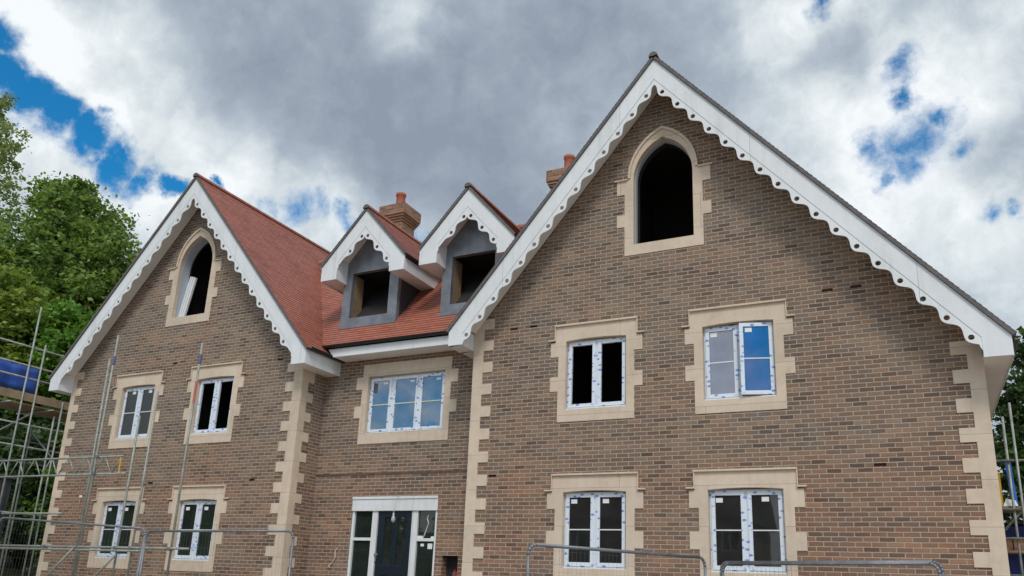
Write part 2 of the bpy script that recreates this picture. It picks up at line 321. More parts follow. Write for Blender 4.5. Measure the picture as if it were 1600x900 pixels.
# ------------------------------------------------------------ mesh builder
class MB:
    def __init__(s): s.v = []; s.f = []; s.uv = None
    def add(s, vs, fs):
        o = len(s.v); s.v += [tuple(v) for v in vs]; s.f += [tuple(i+o for i in f) for f in fs]; return s
    def box(s, x0, x1, y0, y1, z0, z1):
        vs = [(x0, y0, z0), (x1, y0, z0), (x1, y1, z0), (x0, y1, z0), (x0, y0, z1), (x1, y0, z1), (x1, y1, z1), (x0, y1, z1)]
        return s.add(vs, [(0, 3, 2, 1), (4, 5, 6, 7), (0, 1, 5, 4), (1, 2, 6, 5), (2, 3, 7, 6), (3, 0, 4, 7)])
    def prism(s, outer, a0, a1, holes=(), axis='Y'):
        """2D polygon (with holes) extruded from a0 to a1 along axis"""
        loops = [outer] + list(holes)
        pts = [p for lp in loops for p in lp]
        tri = geometry.tessellate_polygon([[Vector((p[0], p[1], 0)) for p in lp] for lp in loops])
        def P(p, a):
            if axis == 'Y': return (p[0], a, p[1])
            if axis == 'X': return (a, p[0], p[1])
            return (p[0], p[1], a)
        n = len(pts); vs = [P(p, a0) for p in pts] + [P(p, a1) for p in pts]
        fs = [tuple(t) for t in tri] + [tuple(i+n for i in reversed(t)) for t in tri]
        o = 0
        for lp in loops:
            k = len(lp)
            for i in range(k): fs.append((o+i, o+(i+1) % k, o+(i+1) % k+n, o+i+n))
            o += k
        return s.add(vs, fs)
    def tube(s, p, q, r, n=8, r1=None, caps=True):
        p = Vector(p); q = Vector(q); d = (q-p).normalized(); r1 = r if r1 is None else r1
        a = d.orthogonal().normalized(); b = d.cross(a); vs = []
        for c, rr in ((p, r), (q, r1)):
            for i in range(n):
                t = 2*math.pi*i/n; vs.append(c+a*math.cos(t)*rr+b*math.sin(t)*rr)
        fs = [(i, (i+1) % n, (i+1) % n+n, i+n) for i in range(n)]
        if caps: fs += [tuple(range(n-1, -1, -1)), tuple(range(n, 2*n))]
        return s.add(vs, fs)
    def path(s, pts, r, n=8):
        for a, b in zip(pts, pts[1:]): s.tube(a, b, r, n)
        return s
    def build(s, name, m, parent=None, smooth=False, bevel=0.0):
        me = bpy.data.meshes.new(name); me.from_pydata(s.v, [], s.f)
        if s.uv:
            ul = me.uv_layers.new(name='UVMap')
            for lp in me.loops: ul.data[lp.index].uv = s.uv[lp.vertex_index]
        import bmesh
        bmm = bmesh.new(); bmm.from_mesh(me)
        if not s.uv and bevel >= 0: bmesh.ops.recalc_face_normals(bmm, faces=bmm.faces)
        bmm.to_mesh(me); bmm.free()
        me.materials.append(m)
        if smooth:
            for p in me.polygons: p.use_smooth = True
        o = bpy.data.objects.new(name, me); col.objects.link(o)
        if parent is not None:
            o.parent = parent; o.matrix_parent_inverse = Matrix.Translation(-root_loc(parent))
        if bevel > 0:
            bv = o.modifiers.new('bevel', 'BEVEL'); bv.width = bevel; bv.segments = 2; bv.limit_method = 'ANGLE'
        return o
def root_loc(o):
    p = Vector((0, 0, 0))
    while o is not None: p += o.location; o = o.parent
    # only thing roots are displaced; parts carry world coordinates
    return p if o is None else p
def _rl(o):
    return Vector(o.location) if o.parent is None else Vector((0, 0, 0))
root_loc = _rl
def thing(name, label, cat, loc=(0, 0, 0), group=None):
    o = bpy.data.objects.new(name, None); col.objects.link(o); o.location = loc; o.empty_display_size = 0.3
    o['label'] = label; o['category'] = cat
    if group: o['group'] = group
    return o
def tag(o, label, cat, group=None):
    o['label'] = label; o['category'] = cat
    if group: o['group'] = group
    return o
def B(x0, x1, y0, y1, z0, z1): return MB().box(x0, x1, y0, y1, z0, z1)

# ------------------------------------------------------------ ground
def gz(x, y):
    z = 0.1
    t = min(1, max(0, (y+4.5)/4.0)); t = t*t*(3-2*t)
    z += 0.62*t
    l = min(1, max(0, (-x-2)/8)); z += 0.18*l*min(1, max(0, (y+9)/6))
    b = min(1, max(0, (-x-15)/22)); b = b*b*(3-2*b); z += 6.5*b
    b2 = min(1, max(0, (y-14)/26)); z += 3.0*b2*b2*(3-2*b2)
    if abs(x) < 60 and abs(y) < 60: z += 0.05*math.sin(x*0.9+1.3*math.sin(y*0.7))*math.cos(y*1.1)
    return z
xs = sorted(set([-1500, -700, -300, -150, -90] + [x*1.5 for x in range(-44, 44)] + [90, 150, 300, 700, 1500]))
ys = sorted(set([-1500, -700, -300, -150, -90] + [y*1.5 for y in range(-44, 44)] + [90, 150, 300, 700, 1500]))
g = MB(); nx = len(xs)
g.v = [(x, y, gz(x, y)) for y in ys for x in xs]
g.f = [(j*nx+i, j*nx+i+1, (j+1)*nx+i+1, (j+1)*nx+i) for j in range(len(ys)-1) for i in range(nx-1)]
go = g.build('ground', ground_m, smooth=True); go['kind'] = 'structure'

# ============================================================ THE HOUSE
house = thing('brick_house', 'large unfinished brick house with two steep white-trimmed gables and red tiled roofs', 'house', (-1.5, 4, 0.5))
YL, YM, XC = -0.226, 0.559, -4.227     # left wing front, recessed centre, left wing right corner
ZG = 0.0
# ---- window surrounds and openings
def surround(xc, dz, y, k=1.0, parent=house, arch_rise=0.03):
    """stone surround of a two-light window; returns the opening loop for the brick wall"""
    hw = 0.597*k; b = 0.752*k; t = 0.910*k; ln = 0.815*k
    z0, z1 = 4.835+dz, 6.165+dz
    L = [(-b, 4.60+dz), (-b, 5.195+dz), (-t, 5.195+dz), (-t, 5.48+dz), (-b, 5.48+dz), (-b, 5.87+dz), (-t, 5.87+dz), (-t, 6.16+dz), (-ln, 6.16+dz), (-ln, 6.495+dz)]
    out = L + [(-x, z) for x, z in reversed(L)]
    out = [(xc+x, z) for x, z in out]
    arc = [(hw-2*hw*i/10, z1+arch_rise*(1-(1-2*i/10)**2)) for i in range(11)]
    inn = [(xc-hw, z0), (xc+hw, z0)] + [(xc+x, z) for x, z in arc]
    s = MB().prism(out, y-0.014, y+0.13, [inn])
    o = s.build('window_surround', stone, parent, bevel=0.004)
    # moulded drip cap over the lintel and its returns
    c = MB(); c.box(xc-ln-.012, xc+ln+.012, y-0.055, y-0.0145, 6.470+dz, 6.502+dz)
    c.box(xc-ln-.012, xc-ln+.006, y-0.045, y-0.0145, 6.215+dz, 6.4695+dz); c.box(xc+ln-.006, xc+ln+.012, y-0.045, y-0.0145, 6.215+dz, 6.4695+dz)
    for sg in (-1, 1):
        a, bb_ = sorted((xc+sg*(ln-.006), xc+sg*(t+.045))); c.box(a, bb_, y-0.055, y-0.0145, 6.188+dz, 6.213+dz)
    c.build('drip_mould', stone, o, bevel=0.004)
    e = 0.01
    hole = [(xc-b+e, 4.60+dz+e), (xc+b-e, 4.60+dz+e), (xc+b-e, 6.48+dz), (xc-b+e, 6.48+dz)]
    return hole, (xc-hw, xc+hw, z0, z1)
def sticker(x, z, y, p, w=0.07, h=0.055):
    B(x, x+w, y-0.004, y-0.001, z-h, z).build('sticker', paper, p)
def window2(op, y, glasses=(glass, glass), bars=True, stick=((.1, .12), (.1, .12)), open_right=False, parent=house):
    x0, x1, z0, z1 = op; x0 += .004; x1 -= .004; z0 += .004; z1 += .012
    yf = y+0.085; fw_ = 0.042
    w = MB().prism([(x0, z0), (x1, z0), (x1, z1), (x0, z1)], yf, yf+0.07,
                   [[(x0+fw_, z0+fw_+.01), ((x0+x1)/2-.03, z0+fw_+.01), ((x0+x1)/2-.03, z1-fw_), (x0+fw_, z1-fw_)],
                    [((x0+x1)/2+.03, z0+fw_+.01), (x1-fw_, z0+fw_+.01), (x1-fw_, z1-fw_), ((x0+x1)/2+.03, z1-fw_)]])
    wo_ = w.build('window', tape, parent, bevel=0.004)
    B(x0-.0, x1+.0, y+0.03, yf-0.001, z0-0.002, z0+0.022).build('window_sill', white, wo_, bevel=0.003)
    xm = (x0+x1)/2
    for i, (a, b_) in enumerate(((x0+fw_-.012, xm-.022), (xm+.022, x1-fw_+.012))):
        zb, zt = z0+fw_, z1-fw_+.012; sw = 0.066
        piv = None
        s = MB().prism([(a, zb), (b_, zb), (b_, zt), (a, zt)], yf-0.022, yf+0.03, [[(a+sw, zb+sw), (b_-sw, zb+sw), (b_-sw, zt-sw), (a+sw, zt-sw)]])
        so_ = s.build('sash', tape, wo_, bevel=0.004)
        parts = [so_]
        if glasses[i] is not None:
            parts.append(B(a+sw-.004, b_-sw+.004, yf+0.0, yf+0.008, zb+sw-.004, zt-sw+.004).build('pane', glasses[i], wo_))
            if bars:
                zm = (zb+zt)/2
                parts.append(B(a+sw, b_-sw, yf-0.008, yf-0.0005, zm-.010, zm+.010).build('glazing_bar', white, wo_))
            if stick[i]:
                sx, sz = stick[i]
                n0 = len(bpy.data.objects)
                st = B(a+sw+sx, a+sw+sx+.115, yf-0.004, yf-0.001, zt-sw-sz-.055, zt-sw-sz+.02).build('sticker', paper, wo_); parts.append(st)
        if open_right and i == 1:
            ang = R(14)
            M = Matrix.Translation((b_, yf, 0)) @ Matrix.Rotation(ang, 4, 'Z') @ Matrix.Translation((-b_, -yf, 0))
            for p_ in parts: p_.data.transform(M)
        if open_right and i == 1: so_['label'] = 'right-hand sash standing open'
    return wo_
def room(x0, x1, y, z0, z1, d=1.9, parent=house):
    """room behind an opening, shade painted into its colour: five inner faces"""
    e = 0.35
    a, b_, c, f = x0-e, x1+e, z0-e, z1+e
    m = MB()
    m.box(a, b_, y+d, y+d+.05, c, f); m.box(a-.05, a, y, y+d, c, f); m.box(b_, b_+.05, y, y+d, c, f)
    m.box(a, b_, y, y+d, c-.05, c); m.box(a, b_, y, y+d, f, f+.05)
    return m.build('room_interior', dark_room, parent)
def bore(x, z, w, h): return [(x-w/2, z-h/2), (x+w/2, z-h/2), (x+w/2, z+h/2), (x-w/2, z+h/2)]

holesR, holesL, holesM = [], [], []
LOW = -2.868
for (xc, k, dz, gl, bars, st, opn, dd) in (
        (2.615, 1.0, 0, (None, None), False, (None, None), False, 0),
        (5.225, 1.012, 0, (glass_lilac, glass_blue_sky), True, ((.02, .04), (.03, .04)), True, 0),
        (2.620, 1.0, LOW, (glass, glass), True, ((.03, .05), (.05, .05)), False, 0),
        (5.250, 1.014, LOW, (glass, glass), True, ((.01, .06), (.16, .05)), False, 0)):
    h, op = surround(xc, dz, 0, k); holesR.append(h)
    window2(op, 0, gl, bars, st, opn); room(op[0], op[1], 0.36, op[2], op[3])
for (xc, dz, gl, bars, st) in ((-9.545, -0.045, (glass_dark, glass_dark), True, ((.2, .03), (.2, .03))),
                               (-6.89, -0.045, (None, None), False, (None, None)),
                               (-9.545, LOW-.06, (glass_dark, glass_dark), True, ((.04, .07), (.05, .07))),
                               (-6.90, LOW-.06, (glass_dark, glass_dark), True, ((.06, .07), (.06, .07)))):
    h, op = surround(xc, dz, YL); holesL.append(h)
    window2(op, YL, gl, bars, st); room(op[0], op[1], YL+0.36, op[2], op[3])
# ---- pointed openings
def pt_arc(xc, zs, half, rise, n=9):
    c = (rise*rise-half*half)/(2*half); r = half+c; out = []
    for i in range(n+1):
        z = rise*i/n; out.append((math.sqrt(max(0, r*r-z*z))-c, z))
    right = [(xc+x, zs+z) for x, z in out]
    left = [(xc-x, zs+z) for x, z in reversed(out[:-1])]
    return right + left          # from right springing over the apex to left springing
def pointed(xc, dz, y, dep):
    zs = 9.31+dz
    inner = [(xc-.576, 7.96+dz), (xc+.576, 7.96+dz)] + pt_arc(xc, zs, .576, .825)
    oa = pt_arc(xc, zs+.05, .682, 1.0)
    b, t = .757, .912
    Rr = [(b, 7.742+dz), (b, 8.35+dz), (t, 8.35+dz), (t, 8.605+dz), (b, 8.605+dz), (b, 9.035+dz), (t, 9.035+dz), (t, 9.325+dz), (.70, 9.345+dz)]
    outer = [(xc+x, z) for x, z in Rr] + oa + [(xc-x, z) for x, z in reversed(Rr)]
    o = MB().prism(outer, y-.014, y+.10, [inner]).build('pointed_window_surround', stone, house, bevel=0.004)
    # raised hood round the arch and the two label stops
    hi = pt_arc(xc, zs+.05, .635, .945); ho = pt_arc(xc, zs+.05, .684, 1.003)
    h = MB().prism(ho + list(reversed(hi)), y-.045, y-.0145)
    for sg in (-1, 1):
        a, c = sorted((xc+sg*.69, xc+sg*.955)); h.box(a, c, y-.05, y-.0145, 9.327+dz, 9.352+dz)
    h.build('hood_mould', stone, o, bevel=0.003)
    # pale cavity closer lining the reveal
    li = [(xc-.566, 7.968+dz), (xc+.566, 7.968+dz)] + pt_arc(xc, zs, .566, .812)
    MB().prism([(p[0], p[1]) for p in inner], y+.101, y+dep, [li]).build('reveal_lining', liner_m, o)
    e = .02
    hole = [(xc-b+e, 7.742+dz+e), (xc+b-e, 7.742+dz+e)] + [(xc+x, z) for x, z in ((b-e, 9.3+dz),)] + pt_arc(xc, zs+.05, .672, .985) + [(xc-b+e, 9.3+dz)]
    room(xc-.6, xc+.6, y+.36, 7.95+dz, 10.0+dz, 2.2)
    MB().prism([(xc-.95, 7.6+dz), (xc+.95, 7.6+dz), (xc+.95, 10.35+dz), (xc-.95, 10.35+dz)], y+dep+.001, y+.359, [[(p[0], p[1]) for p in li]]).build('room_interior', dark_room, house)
    return hole
holesR.append(pointed(3.935, 0, 0, .21))
holesL.append(pointed(-8.19, -.12, YL, .31))
# loose white sash stored leaning in the left pointed opening
ls = MB()
LB, LT = (-8.76, YL+.16, 7.86), (-8.755, YL+.34, 9.10)
for off, dz_ in ((0, 0), (.075, -.02), (.15, -.05)):
    b0_ = Vector(LB)+Vector((off, .02*off, 0)); t0_ = Vector(LT)+Vector((off, .02*off, dz_)); w1, w2 = Vector((.055, 0, 0)), Vector((0, .06, 0))
    ls.add([b0_, b0_+w1, b0_+w1+w2, b0_+w2, t0_, t0_+w1, t0_+w1+w2, t0_+w2], [(0, 3, 2, 1), (4, 5, 6, 7), (0, 1, 5, 4), (1, 2, 6, 5), (2, 3, 7, 6), (3, 0, 4, 7)])
tag(ls.build('loose_window_frame', white), 'white window frame propped inside the narrow pointed opening of the left gable', 'window frame')
ib = MB().add([(-8.12, YL+.55, 7.84), (-7.62, YL+.55, 7.84), (-7.62, YL+.60, 8.22), (-7.86, YL+.60, 8.34), (-8.12, YL+.62, 7.84), (-7.62, YL+.62, 7.84), (-7.62, YL+.67, 8.22), (-7.86, YL+.67, 8.34)],
              [(0, 1, 2, 3), (4, 7, 6, 5), (0, 4, 5, 1), (1, 5, 6, 2), (2, 6, 7, 3), (3, 7, 4, 0)])
tag(ib.build('insulation_board', insul), 'broken pale board standing inside the left pointed opening', 'board')

# ---- gable data: apex x, apex z, left slope, right slope, plane, ends
GR = dict(xa=3.93, za=11.547, sl=1.195, sr=1.174, y=-.5, wall=0.0, xl=-.32, xr=9.182, zbl=6.172, zbr=5.08, wl=0.0, wr=8.833, hf=.155)
GL = dict(xa=-8.175, za=11.453, sl=1.150, sr=1.160, y=-.64, wall=YL, xl=-12.515, xr=-3.845, zbl=6.125, zbr=6.11, wl=-12.145, wr=XC, hf=.168)
def zline(G, x, perp):
    s = G['sl'] if x < G['xa'] else G['sr']
    return G['za'] - s*abs(x-G['xa']) - perp*math.sqrt(1+s*s)
# ---- front walls
for x, z in ((0.88, 6.55), (1.31, 6.555), (6.72, 6.582), (7.16, 6.586), (.545, 3.64), (7.30, 3.64)):
    holesR.append(bore(x, z, .17, .05))
def gable_wall(G, holes, name='gable_wall'):
    xl, xr = G['wl'], G['wr']
    out = [(xl, ZG), (xr, ZG), (xr, zline(G, xr, .215)), (G['xa'], zline(G, G['xa'], .215)), (xl, zline(G, xl, .215))]
    return MB().prism(out, G['wall'], G['wall']+.34, holes).build(name, brick, house)
gable_wall(GR, holesR)
for x, z in ((-8.38, 6.62), (-4.95, 6.40), (-8.57, 3.67), (-5.35, 3.67)): holesL.append(bore(x, z, .17, .05))
gable_wall(GL, holesL)
# shade-coloured backing that shows in the missing bricks
bk_ = MB()
for x, z in ((0.88, 6.55), (1.31, 6.555), (6.72, 6.582), (7.16, 6.586), (.545, 3.64), (7.30, 3.64)): bk_.box(x-.12, x+.12, .035, .06, z-.06, z+.06)
for x, z in ((-8.38, 6.62), (-4.95, 6.40), (-8.57, 3.67), (-5.35, 3.67)): bk_.box(x-.12, x+.12, YL+.035, YL+.06, z-.06, z+.06)
bk_.build('cavity_shade_backing', simple('cavity_shade', (.10, .035, .028), .9), house)
# other walls
DEP = 9.0
B(8.493, 8.833, .3405, DEP, ZG, 5.20).build('side_wall', brick, house)
B(-12.145, -11.805, YL+.3405, DEP, ZG, 6.25).build('side_wall', brick, house)
B(0.0, .34, .3405, DEP, ZG, 6.5).build('side_wall', brick, house)
sidew = MB().prism([(YL+.3405, ZG), (YM+.34, ZG), (YM+.34, 6.2), (YL+.3405, 6.2)], XC-.34, XC, axis='X')
sidew.build('return_wall', brick, house)
# strip of the return wall in front of the cavity, with the small recess in it
B(XC-.33, XC-.0, YL+.0, YL+.34, ZG, 3.38) if False else None
def back_gable(G):
    out = [(G['wl'], ZG), (G['wr'], ZG), (G['wr'], zline(G, G['wr'], .215)), (G['xa'], zline(G, G['xa'], .215)), (G['wl'], zline(G, G['wl'], .215))]
    MB().prism(out, DEP, DEP+.3).build('rear_wall', brick, house)
back_gable(GR); back_gable(GL)
# recessed centre wall with window, door and meter box
def mu_surround():
    y = YM
    L = [(-3.158, 4.50), (-3.158, 5.09), (-3.325, 5.09), (-3.325, 5.36), (-3.158, 5.36), (-3.158, 5.74), (-3.325, 5.74), (-3.325, 6.025), (-3.158, 6.025), (-3.158, 6.31)]
    out = L + [(-4.0-x, z) for x, z in reversed(L)]
    inn = [(-3.0, 4.735), (-1.0, 4.735), (-1.0, 6.022), (-3.0, 6.022)]
    MB().prism(out, y-.014, y+.12, [inn]).build('window_surround', stone, house, bevel=.004)
mu_surround()
holesM = [[(-3.14, 4.52), (-.86, 4.52), (-.86, 6.29), (-3.14, 6.29)], [(-3.13, ZG+.05), (-.975, ZG+.05), (-.975, 3.355), (-3.13, 3.355)],
          [(-.805, 1.15), (-.435, 1.15), (-.435, 2.165), (-.805, 2.165)]]
MB().prism([(XC+.002, ZG), (-.002, ZG), (-.002, 6.6), (XC+.002, 6.6)], YM, YM+.34, holesM).build('centre_wall', brick, house)
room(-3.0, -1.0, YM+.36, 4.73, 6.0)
yf = YM+.075
cw = MB(); fr = .045
hl = []
xsplit = [-2.996, -2.375, -1.690, -1.004]
for a, b_ in zip(xsplit, xsplit[1:]): hl.append([(a+fr, 4.785), (b_-fr, 4.785), (b_-fr, 5.972), (a+fr, 5.972)])
cwo = MB().prism([(-2.996, 4.74), (-1.004, 4.74), (-1.004, 6.016), (-2.996, 6.016)], yf, yf+.07, hl).build('window', tape, house, bevel=.004)
for i, (a, b_) in enumerate(zip(xsplit, xsplit[1:])):
    sw = .05 if i != 1 else .032
    MB().prism([(a+fr-.008, 4.778), (b_-fr+.008, 4.778), (b_-fr+.008, 5.98), (a+fr-.008, 5.98)], yf-.02, yf+.03,
               [[(a+fr+sw, 4.83), (b_-fr-sw, 4.83), (b_-fr-sw, 5.925), (a+fr+sw, 5.925)]]).build('sash', tape, cwo, bevel=.004)
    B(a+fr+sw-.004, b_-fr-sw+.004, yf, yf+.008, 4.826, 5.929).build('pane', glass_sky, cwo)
    B(a+fr+sw, b_-fr-sw, yf-.009, yf-.0005, 5.37, 5.392).build('glazing_bar', simple('cream_bar', (.62, .60, .45), .5) if i == 0 else MATS['cream_bar'], cwo)
    B(b_-fr-sw-.16, b_-fr-sw-.05, yf-.004, yf-.001, 5.84, 5.885).build('sticker', paper, cwo)
B(-2.90, -2.80, yf-.006, yf-.001, 5.66, 5.88).build('dark_sticker', cabin_m, cwo)
B(-2.996, -1.004, YM+.03, yf-.001, 4.737, 4.758).build('window_sill', white, cwo)
# soldier line of darker bricks over the door
B(XC+.01, -.01, YM-.004, YM-.0005, 3.815, 3.865).build('brick_band', simple('dark_joint', (.11, .07, .055), .9, .4, 8), house)
# front door screen
door_f = MB()
y0, y1 = YM+.02, YM+.12
door_f.box(-3.128, -.977, YM-.012, YM+.10, 3.055, 3.30)
door_f.box(-3.128, -.977, YM-.03, YM+.10, 3.3005, 3.352)
for a, b_ in ((-3.128, -3.065), (-2.60, -2.465), (-1.60, -1.455), (-1.03, -.977)): door_f.box(a, b_, y0, y1, .85, 3.0545)
for a, b_ in ((-3.0645, -2.6005), (-1.4545, -1.0305)): door_f.box(a, b_, y0+.01, y1-.01, 2.44, 2.50); door_f.box(a, b_, y0+.01, y1-.01, .851, .92)
entr = door_f.build('door_screen', white, house, bevel=.003)
for a, b_ in ((-3.0645, -2.6005), (-1.4545, -1.0305)):
    B(a, b_, y0+.05, y0+.058, 2.501, 3.054).build('side_light_pane', glass_dark, entr)
    B(a, b_, y0+.05, y0+.058, .921, 2.439).build('side_light_pane', glass_dark, entr)
MB().path([(-1.22, y0+.046, 2.97), (-1.25, y0+.046, 2.90), (-1.21, y0+.046, 2.80), (-1.30, y0+.046, 2.55), (-1.33, y0+.046, 2.50)], .012, 6).build('taped_cable', cable_m, entr)
B(-1.45, -1.33, y0+.02, y0+.045, 2.501, 2.55).build('paper_label', paper, entr); B(-1.12, -1.05, y0+.02, y0+.045, 2.501, 2.54).build('paper_label', paper, entr)
B(-1.37, -1.29, y0+.044, y0+.048, 2.34, 2.395).build('paper_label', paper, entr); B(-1.20, -1.09, y0+.044, y0+.048, 2.29, 2.40).build('paper_label', paper, entr)
dr = MB().prism([(-2.464, .88), (-1.601, .88), (-1.601, 3.054), (-2.464, 3.054)], y0+.04, y0+.085,
                [[(-2.30, 1.95), (-2.09, 1.95), (-2.09, 2.93), (-2.30, 2.93)], [(-1.97, 1.95), (-1.76, 1.95), (-1.76, 2.93), (-1.97, 2.93)],
                 [(-2.30, 1.05), (-2.09, 1.05), (-2.09, 1.75), (-2.30, 1.75)], [(-1.97, 1.05), (-1.76, 1.05), (-1.76, 1.75), (-1.97, 1.75)]])
dro = dr.build('front_door', navy, house, bevel=.006)
pn = MB()
for a in (-2.30, -1.97):
    pn.box(a-.002, a+.212, y0+.06, y0+.07, 1.05, 1.75)
pn.build('door_panel', navy, dro)
for a in (-2.30, -1.97): B(a-.002, a+.212, y0+.06, y0+.068, 1.948, 2.932).build('door_glass', glass, dro)
hd = MB(); hd.box(-2.475, -2.44, y0+.005, y0+.0395, 2.02, 2.22); hd.path([(-2.457, y0+.02, 2.16), (-2.457, y0-.03, 2.16), (-2.36, y0-.03, 2.16)], .011, 8)
hd.build('door_handle', steel, dro)
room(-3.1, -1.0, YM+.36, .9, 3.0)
B(-3.13, -.977, YM-.35, YM+.12, .66, .85).build('door_step', concrete, house, bevel=.01)
mbx = MB(); mbx.box(-.80, -.44, YM+.20, YM+.24, 1.16, 2.16); mb_o = mbx.build('meter_recess', dark_room, house)
B(-.62, -.52, YM+.12, YM+.199, 1.62, 1.86).build('meter', cabin_m, mb_o, bevel=.02)
MB().tube((-.57, YM+.14, 1.86), (-.57, YM+.14, 1.90), .02, 12).build('valve', red_m, mb_o)
B(-.53, -.47, YM+.07, YM+.12, 1.72, 1.86).build('red_tag', red_m, mb_o)

# ---- quoins
def quoin_face(corner, sgn, body, tooth, tops, th, y, zt, name='quoin', zb=0.0, ctop=None):
    """toothed strip on a front face; corner x, sgn = direction into the wall"""
    pts_in = []
    zz = zt; cur = None
    prof = [(body, zt)]
    for t in tops:
        if t-th < zb: break
        prof += [(body, min(t, zt)), (tooth, min(t, zt)), (tooth, t-th), (body, t-th)]
    prof.append((body, zb))
    out = [(corner, zt)] + [(corner+sgn*a, z) for a, z in prof] + [(corner, zb)]
    # drop duplicates
    o2 = [out[0]]
    for p in out[1:]:
        if (p[0]-o2[-1][0])**2+(p[1]-o2[-1][1])**2 > 1e-8: o2.append(p)
    return MB().prism(o2, y-.016, y+.02)
quoin_face(-.002, 1, .222, .442, [6.81-.45*k for k in range(15)], .21, 0, 6.82, zb=.05).build('quoin', stone, house, bevel=.004)
quoin_face(8.835, -1, .213, .428, [5.495-.4495*k for k in range(12)], .215, 0, 5.50, zb=.05).build('quoin', stone, house, bevel=.004)
quoin_face(-12.147, 1, .155, .378, [6.69-.447*k for k in range(15)], .21, YL, 6.70, zb=.05).build('quoin', stone, house, bevel=.004)
quoin_face(XC+.015, -1, .253, .473, [6.28-.4475*k for k in range(14)], .215, YL, 6.29, zb=.05).build('quoin', stone, house, bevel=.004)
sq = [(YL+.0205, 6.12)]
prof = []
for k in range(13):
    t = 5.61-.4475*k
    if abs(t-3.82) < .1: prof += [(-.03, t+.0), (.165, t+.0), (.165, t-.2), (-.03, t-.2)]
    else: prof += [(-.03, t), (.165, t), (.165, t-.2), (-.03, t-.2)]
pts = [(YL+.0205, .05), (YL+.0205, 6.12), (.165, 6.12), (.165, 5.86), (-.03, 5.86)] + [p for p in prof if p[1] > .1] + [(-.03, .05)]
MB().prism(pts, XC-.33, XC+.015, axis='X').build('quoin', stone, house, bevel=.004)
# brick infill of the return wall between the side teeth
sf = MB().prism([(-.028, .05), (YL+.3403, .05), (YL+.3403, 6.12), (-.028, 6.12)], XC-.32, XC-.0015, [[(-.024, 3.375), (.04, 3.375), (.04, 3.60), (-.024, 3.60)]], axis='X')
sf.build('return_wall', brick, house)
B(XC-.25, XC-.06, -.02, .035, 3.38, 3.595).build('pipe_stub', grey_box, house)

# ---- bargeboards
def barge_side(G, sg, first, step):
    xa = G['xa']; s = G['sl'] if sg < 0 else G['sr']
    a = math.atan(s); ca, sa = math.cos(a), math.sin(a)
    xe = G['wl'] if sg < 0 else G['wr']
    xe = xe if G is not GR or sg > 0 else -.005
    L = abs((xe-xa))/ca        # length along the slope to the inner end at the box
    def P(t, p):               # t along the slope from the apex, p perpendicular depth
        return (xa+sg*(t*ca-p*sa), G['za']-(t*sa+p*ca))
    return P, L, ca, sa, a
STEP = .4425
def make_barge(G, parent, xl_in, xr_in, fh, depth_board=.285, lobe=(.405, .048), th=.035, trim_kind=None):
    xa, za = G['xa'], G['za']; y = G['y']
    out = [(xa, za), (G['xr'], zline(G, G['xr'], 0)), (G['xr'], G['zbr']), (xr_in, G['zbr'])]
    zi = zline(G, xr_in, depth_board)
    if zi > G['zbr']+.01: out.append((xr_in, zi))
    out.append((xa, zline(G, xa, depth_board)))
    zi = zline(G, xl_in, depth_board)
    if zi > G['zbl']+.01: out.append((xl_in, zi))
    out += [(xl_in, G['zbl']), (G['xl'], G['zbl']), (G['xl'], zline(G, G['xl'], 0))]
    bo = MB().prism(out, y, y+th).build('bargeboard', white, parent, bevel=.003)
    # scalloped strip with drilled holes
    tm = MB()
    for sg, xin in ((-1, xl_in), (1, xr_in)):
        s = G['sl'] if sg < 0 else G['sr']; a = math.atan(s); ca, sa = math.cos(a), math.sin(a)
        def P(t, p): return (xa+sg*(t*ca-p*sa), za-(t*sa+p*ca))
        ph = .375
        t0 = (fh+ph*sa)/ca
        # slope distance at which depth p reaches the box end
        tend = (abs(xin-xa)+.40*sa)/ca
        n = int((tend-.16-t0)/STEP+1e-6)+1
        top = .289
        tA = (top*sa)/ca; tE = (abs(xin-xa)+top*sa)/ca
        poly = [P(tA, top)]
        low = []
        t = t0-STEP/2
        while t < tend:
            lt = t
            if t > t0+(n-1)*STEP+STEP*.5: d = lobe[0]-lobe[1]
            else: d = lobe[0]+lobe[1]*math.cos(2*math.pi*(t-t0)/STEP)
            q = P(t, d)
            if sg*(q[0]-xa) > .004: low.append(q)
            t += STEP/12
        x_ap = xa
        low = [(xa, low[0][1]+.02)] + low
        low = [q for q in low if sg*(xin-q[0]) > .004]
        # end of the strip curls down onto the box
        le = low[-1]
        low += [(xin-sg*.03, le[1]-.035), (xin, le[1]-.10)] if lobe[1] > .02 else [(xin, le[1]-.04)]
        poly = [(xa, za-top*math.sqrt(1+s*s))] + low + [(xin, za-s*abs(xin-xa)-top*math.sqrt(1+s*s))]
        if sg > 0: poly = poly
        hs = []
        for k in range(n):
            c = P(t0+k*STEP, ph-.002)
            hs.append([(c[0]+.043*math.cos(u*math.pi/7), c[1]+.043*math.sin(u*math.pi/7)) for u in range(14)])
        tm.prism(poly, y+.006, y+.030, hs)
    tm.build('scalloped_trim', white, bo if parent is house else parent, bevel=.002)
    return bo
make_barge(GR, house, -.005, 8.806, GR['hf'])
make_barge(GL, house, -12.135, -4.24, GL['hf'])
# soffits under the verges, eaves boxes
def soffits(G, parent, y_in, rk=.20):
    m = MB(); xa = G['xa']
    for sg, xe in ((-1, G['wl']), (1, G['wr'])):
        s = G['sl'] if sg < 0 else G['sr']; k = math.sqrt(1+s*s)
        z_ap = G['za']-rk*k; ze = z_ap-s*abs(xe-xa)
        m.prism([(xa, z_ap), (xa, z_ap+.02*k), (xe, ze+.02*k), (xe, ze)], G['y']+.036, y_in-.001)
    return m.build('verge_soffit', soffit_m, parent)
soffits(GR, house, 0.0); soffits(GL, house, YL)
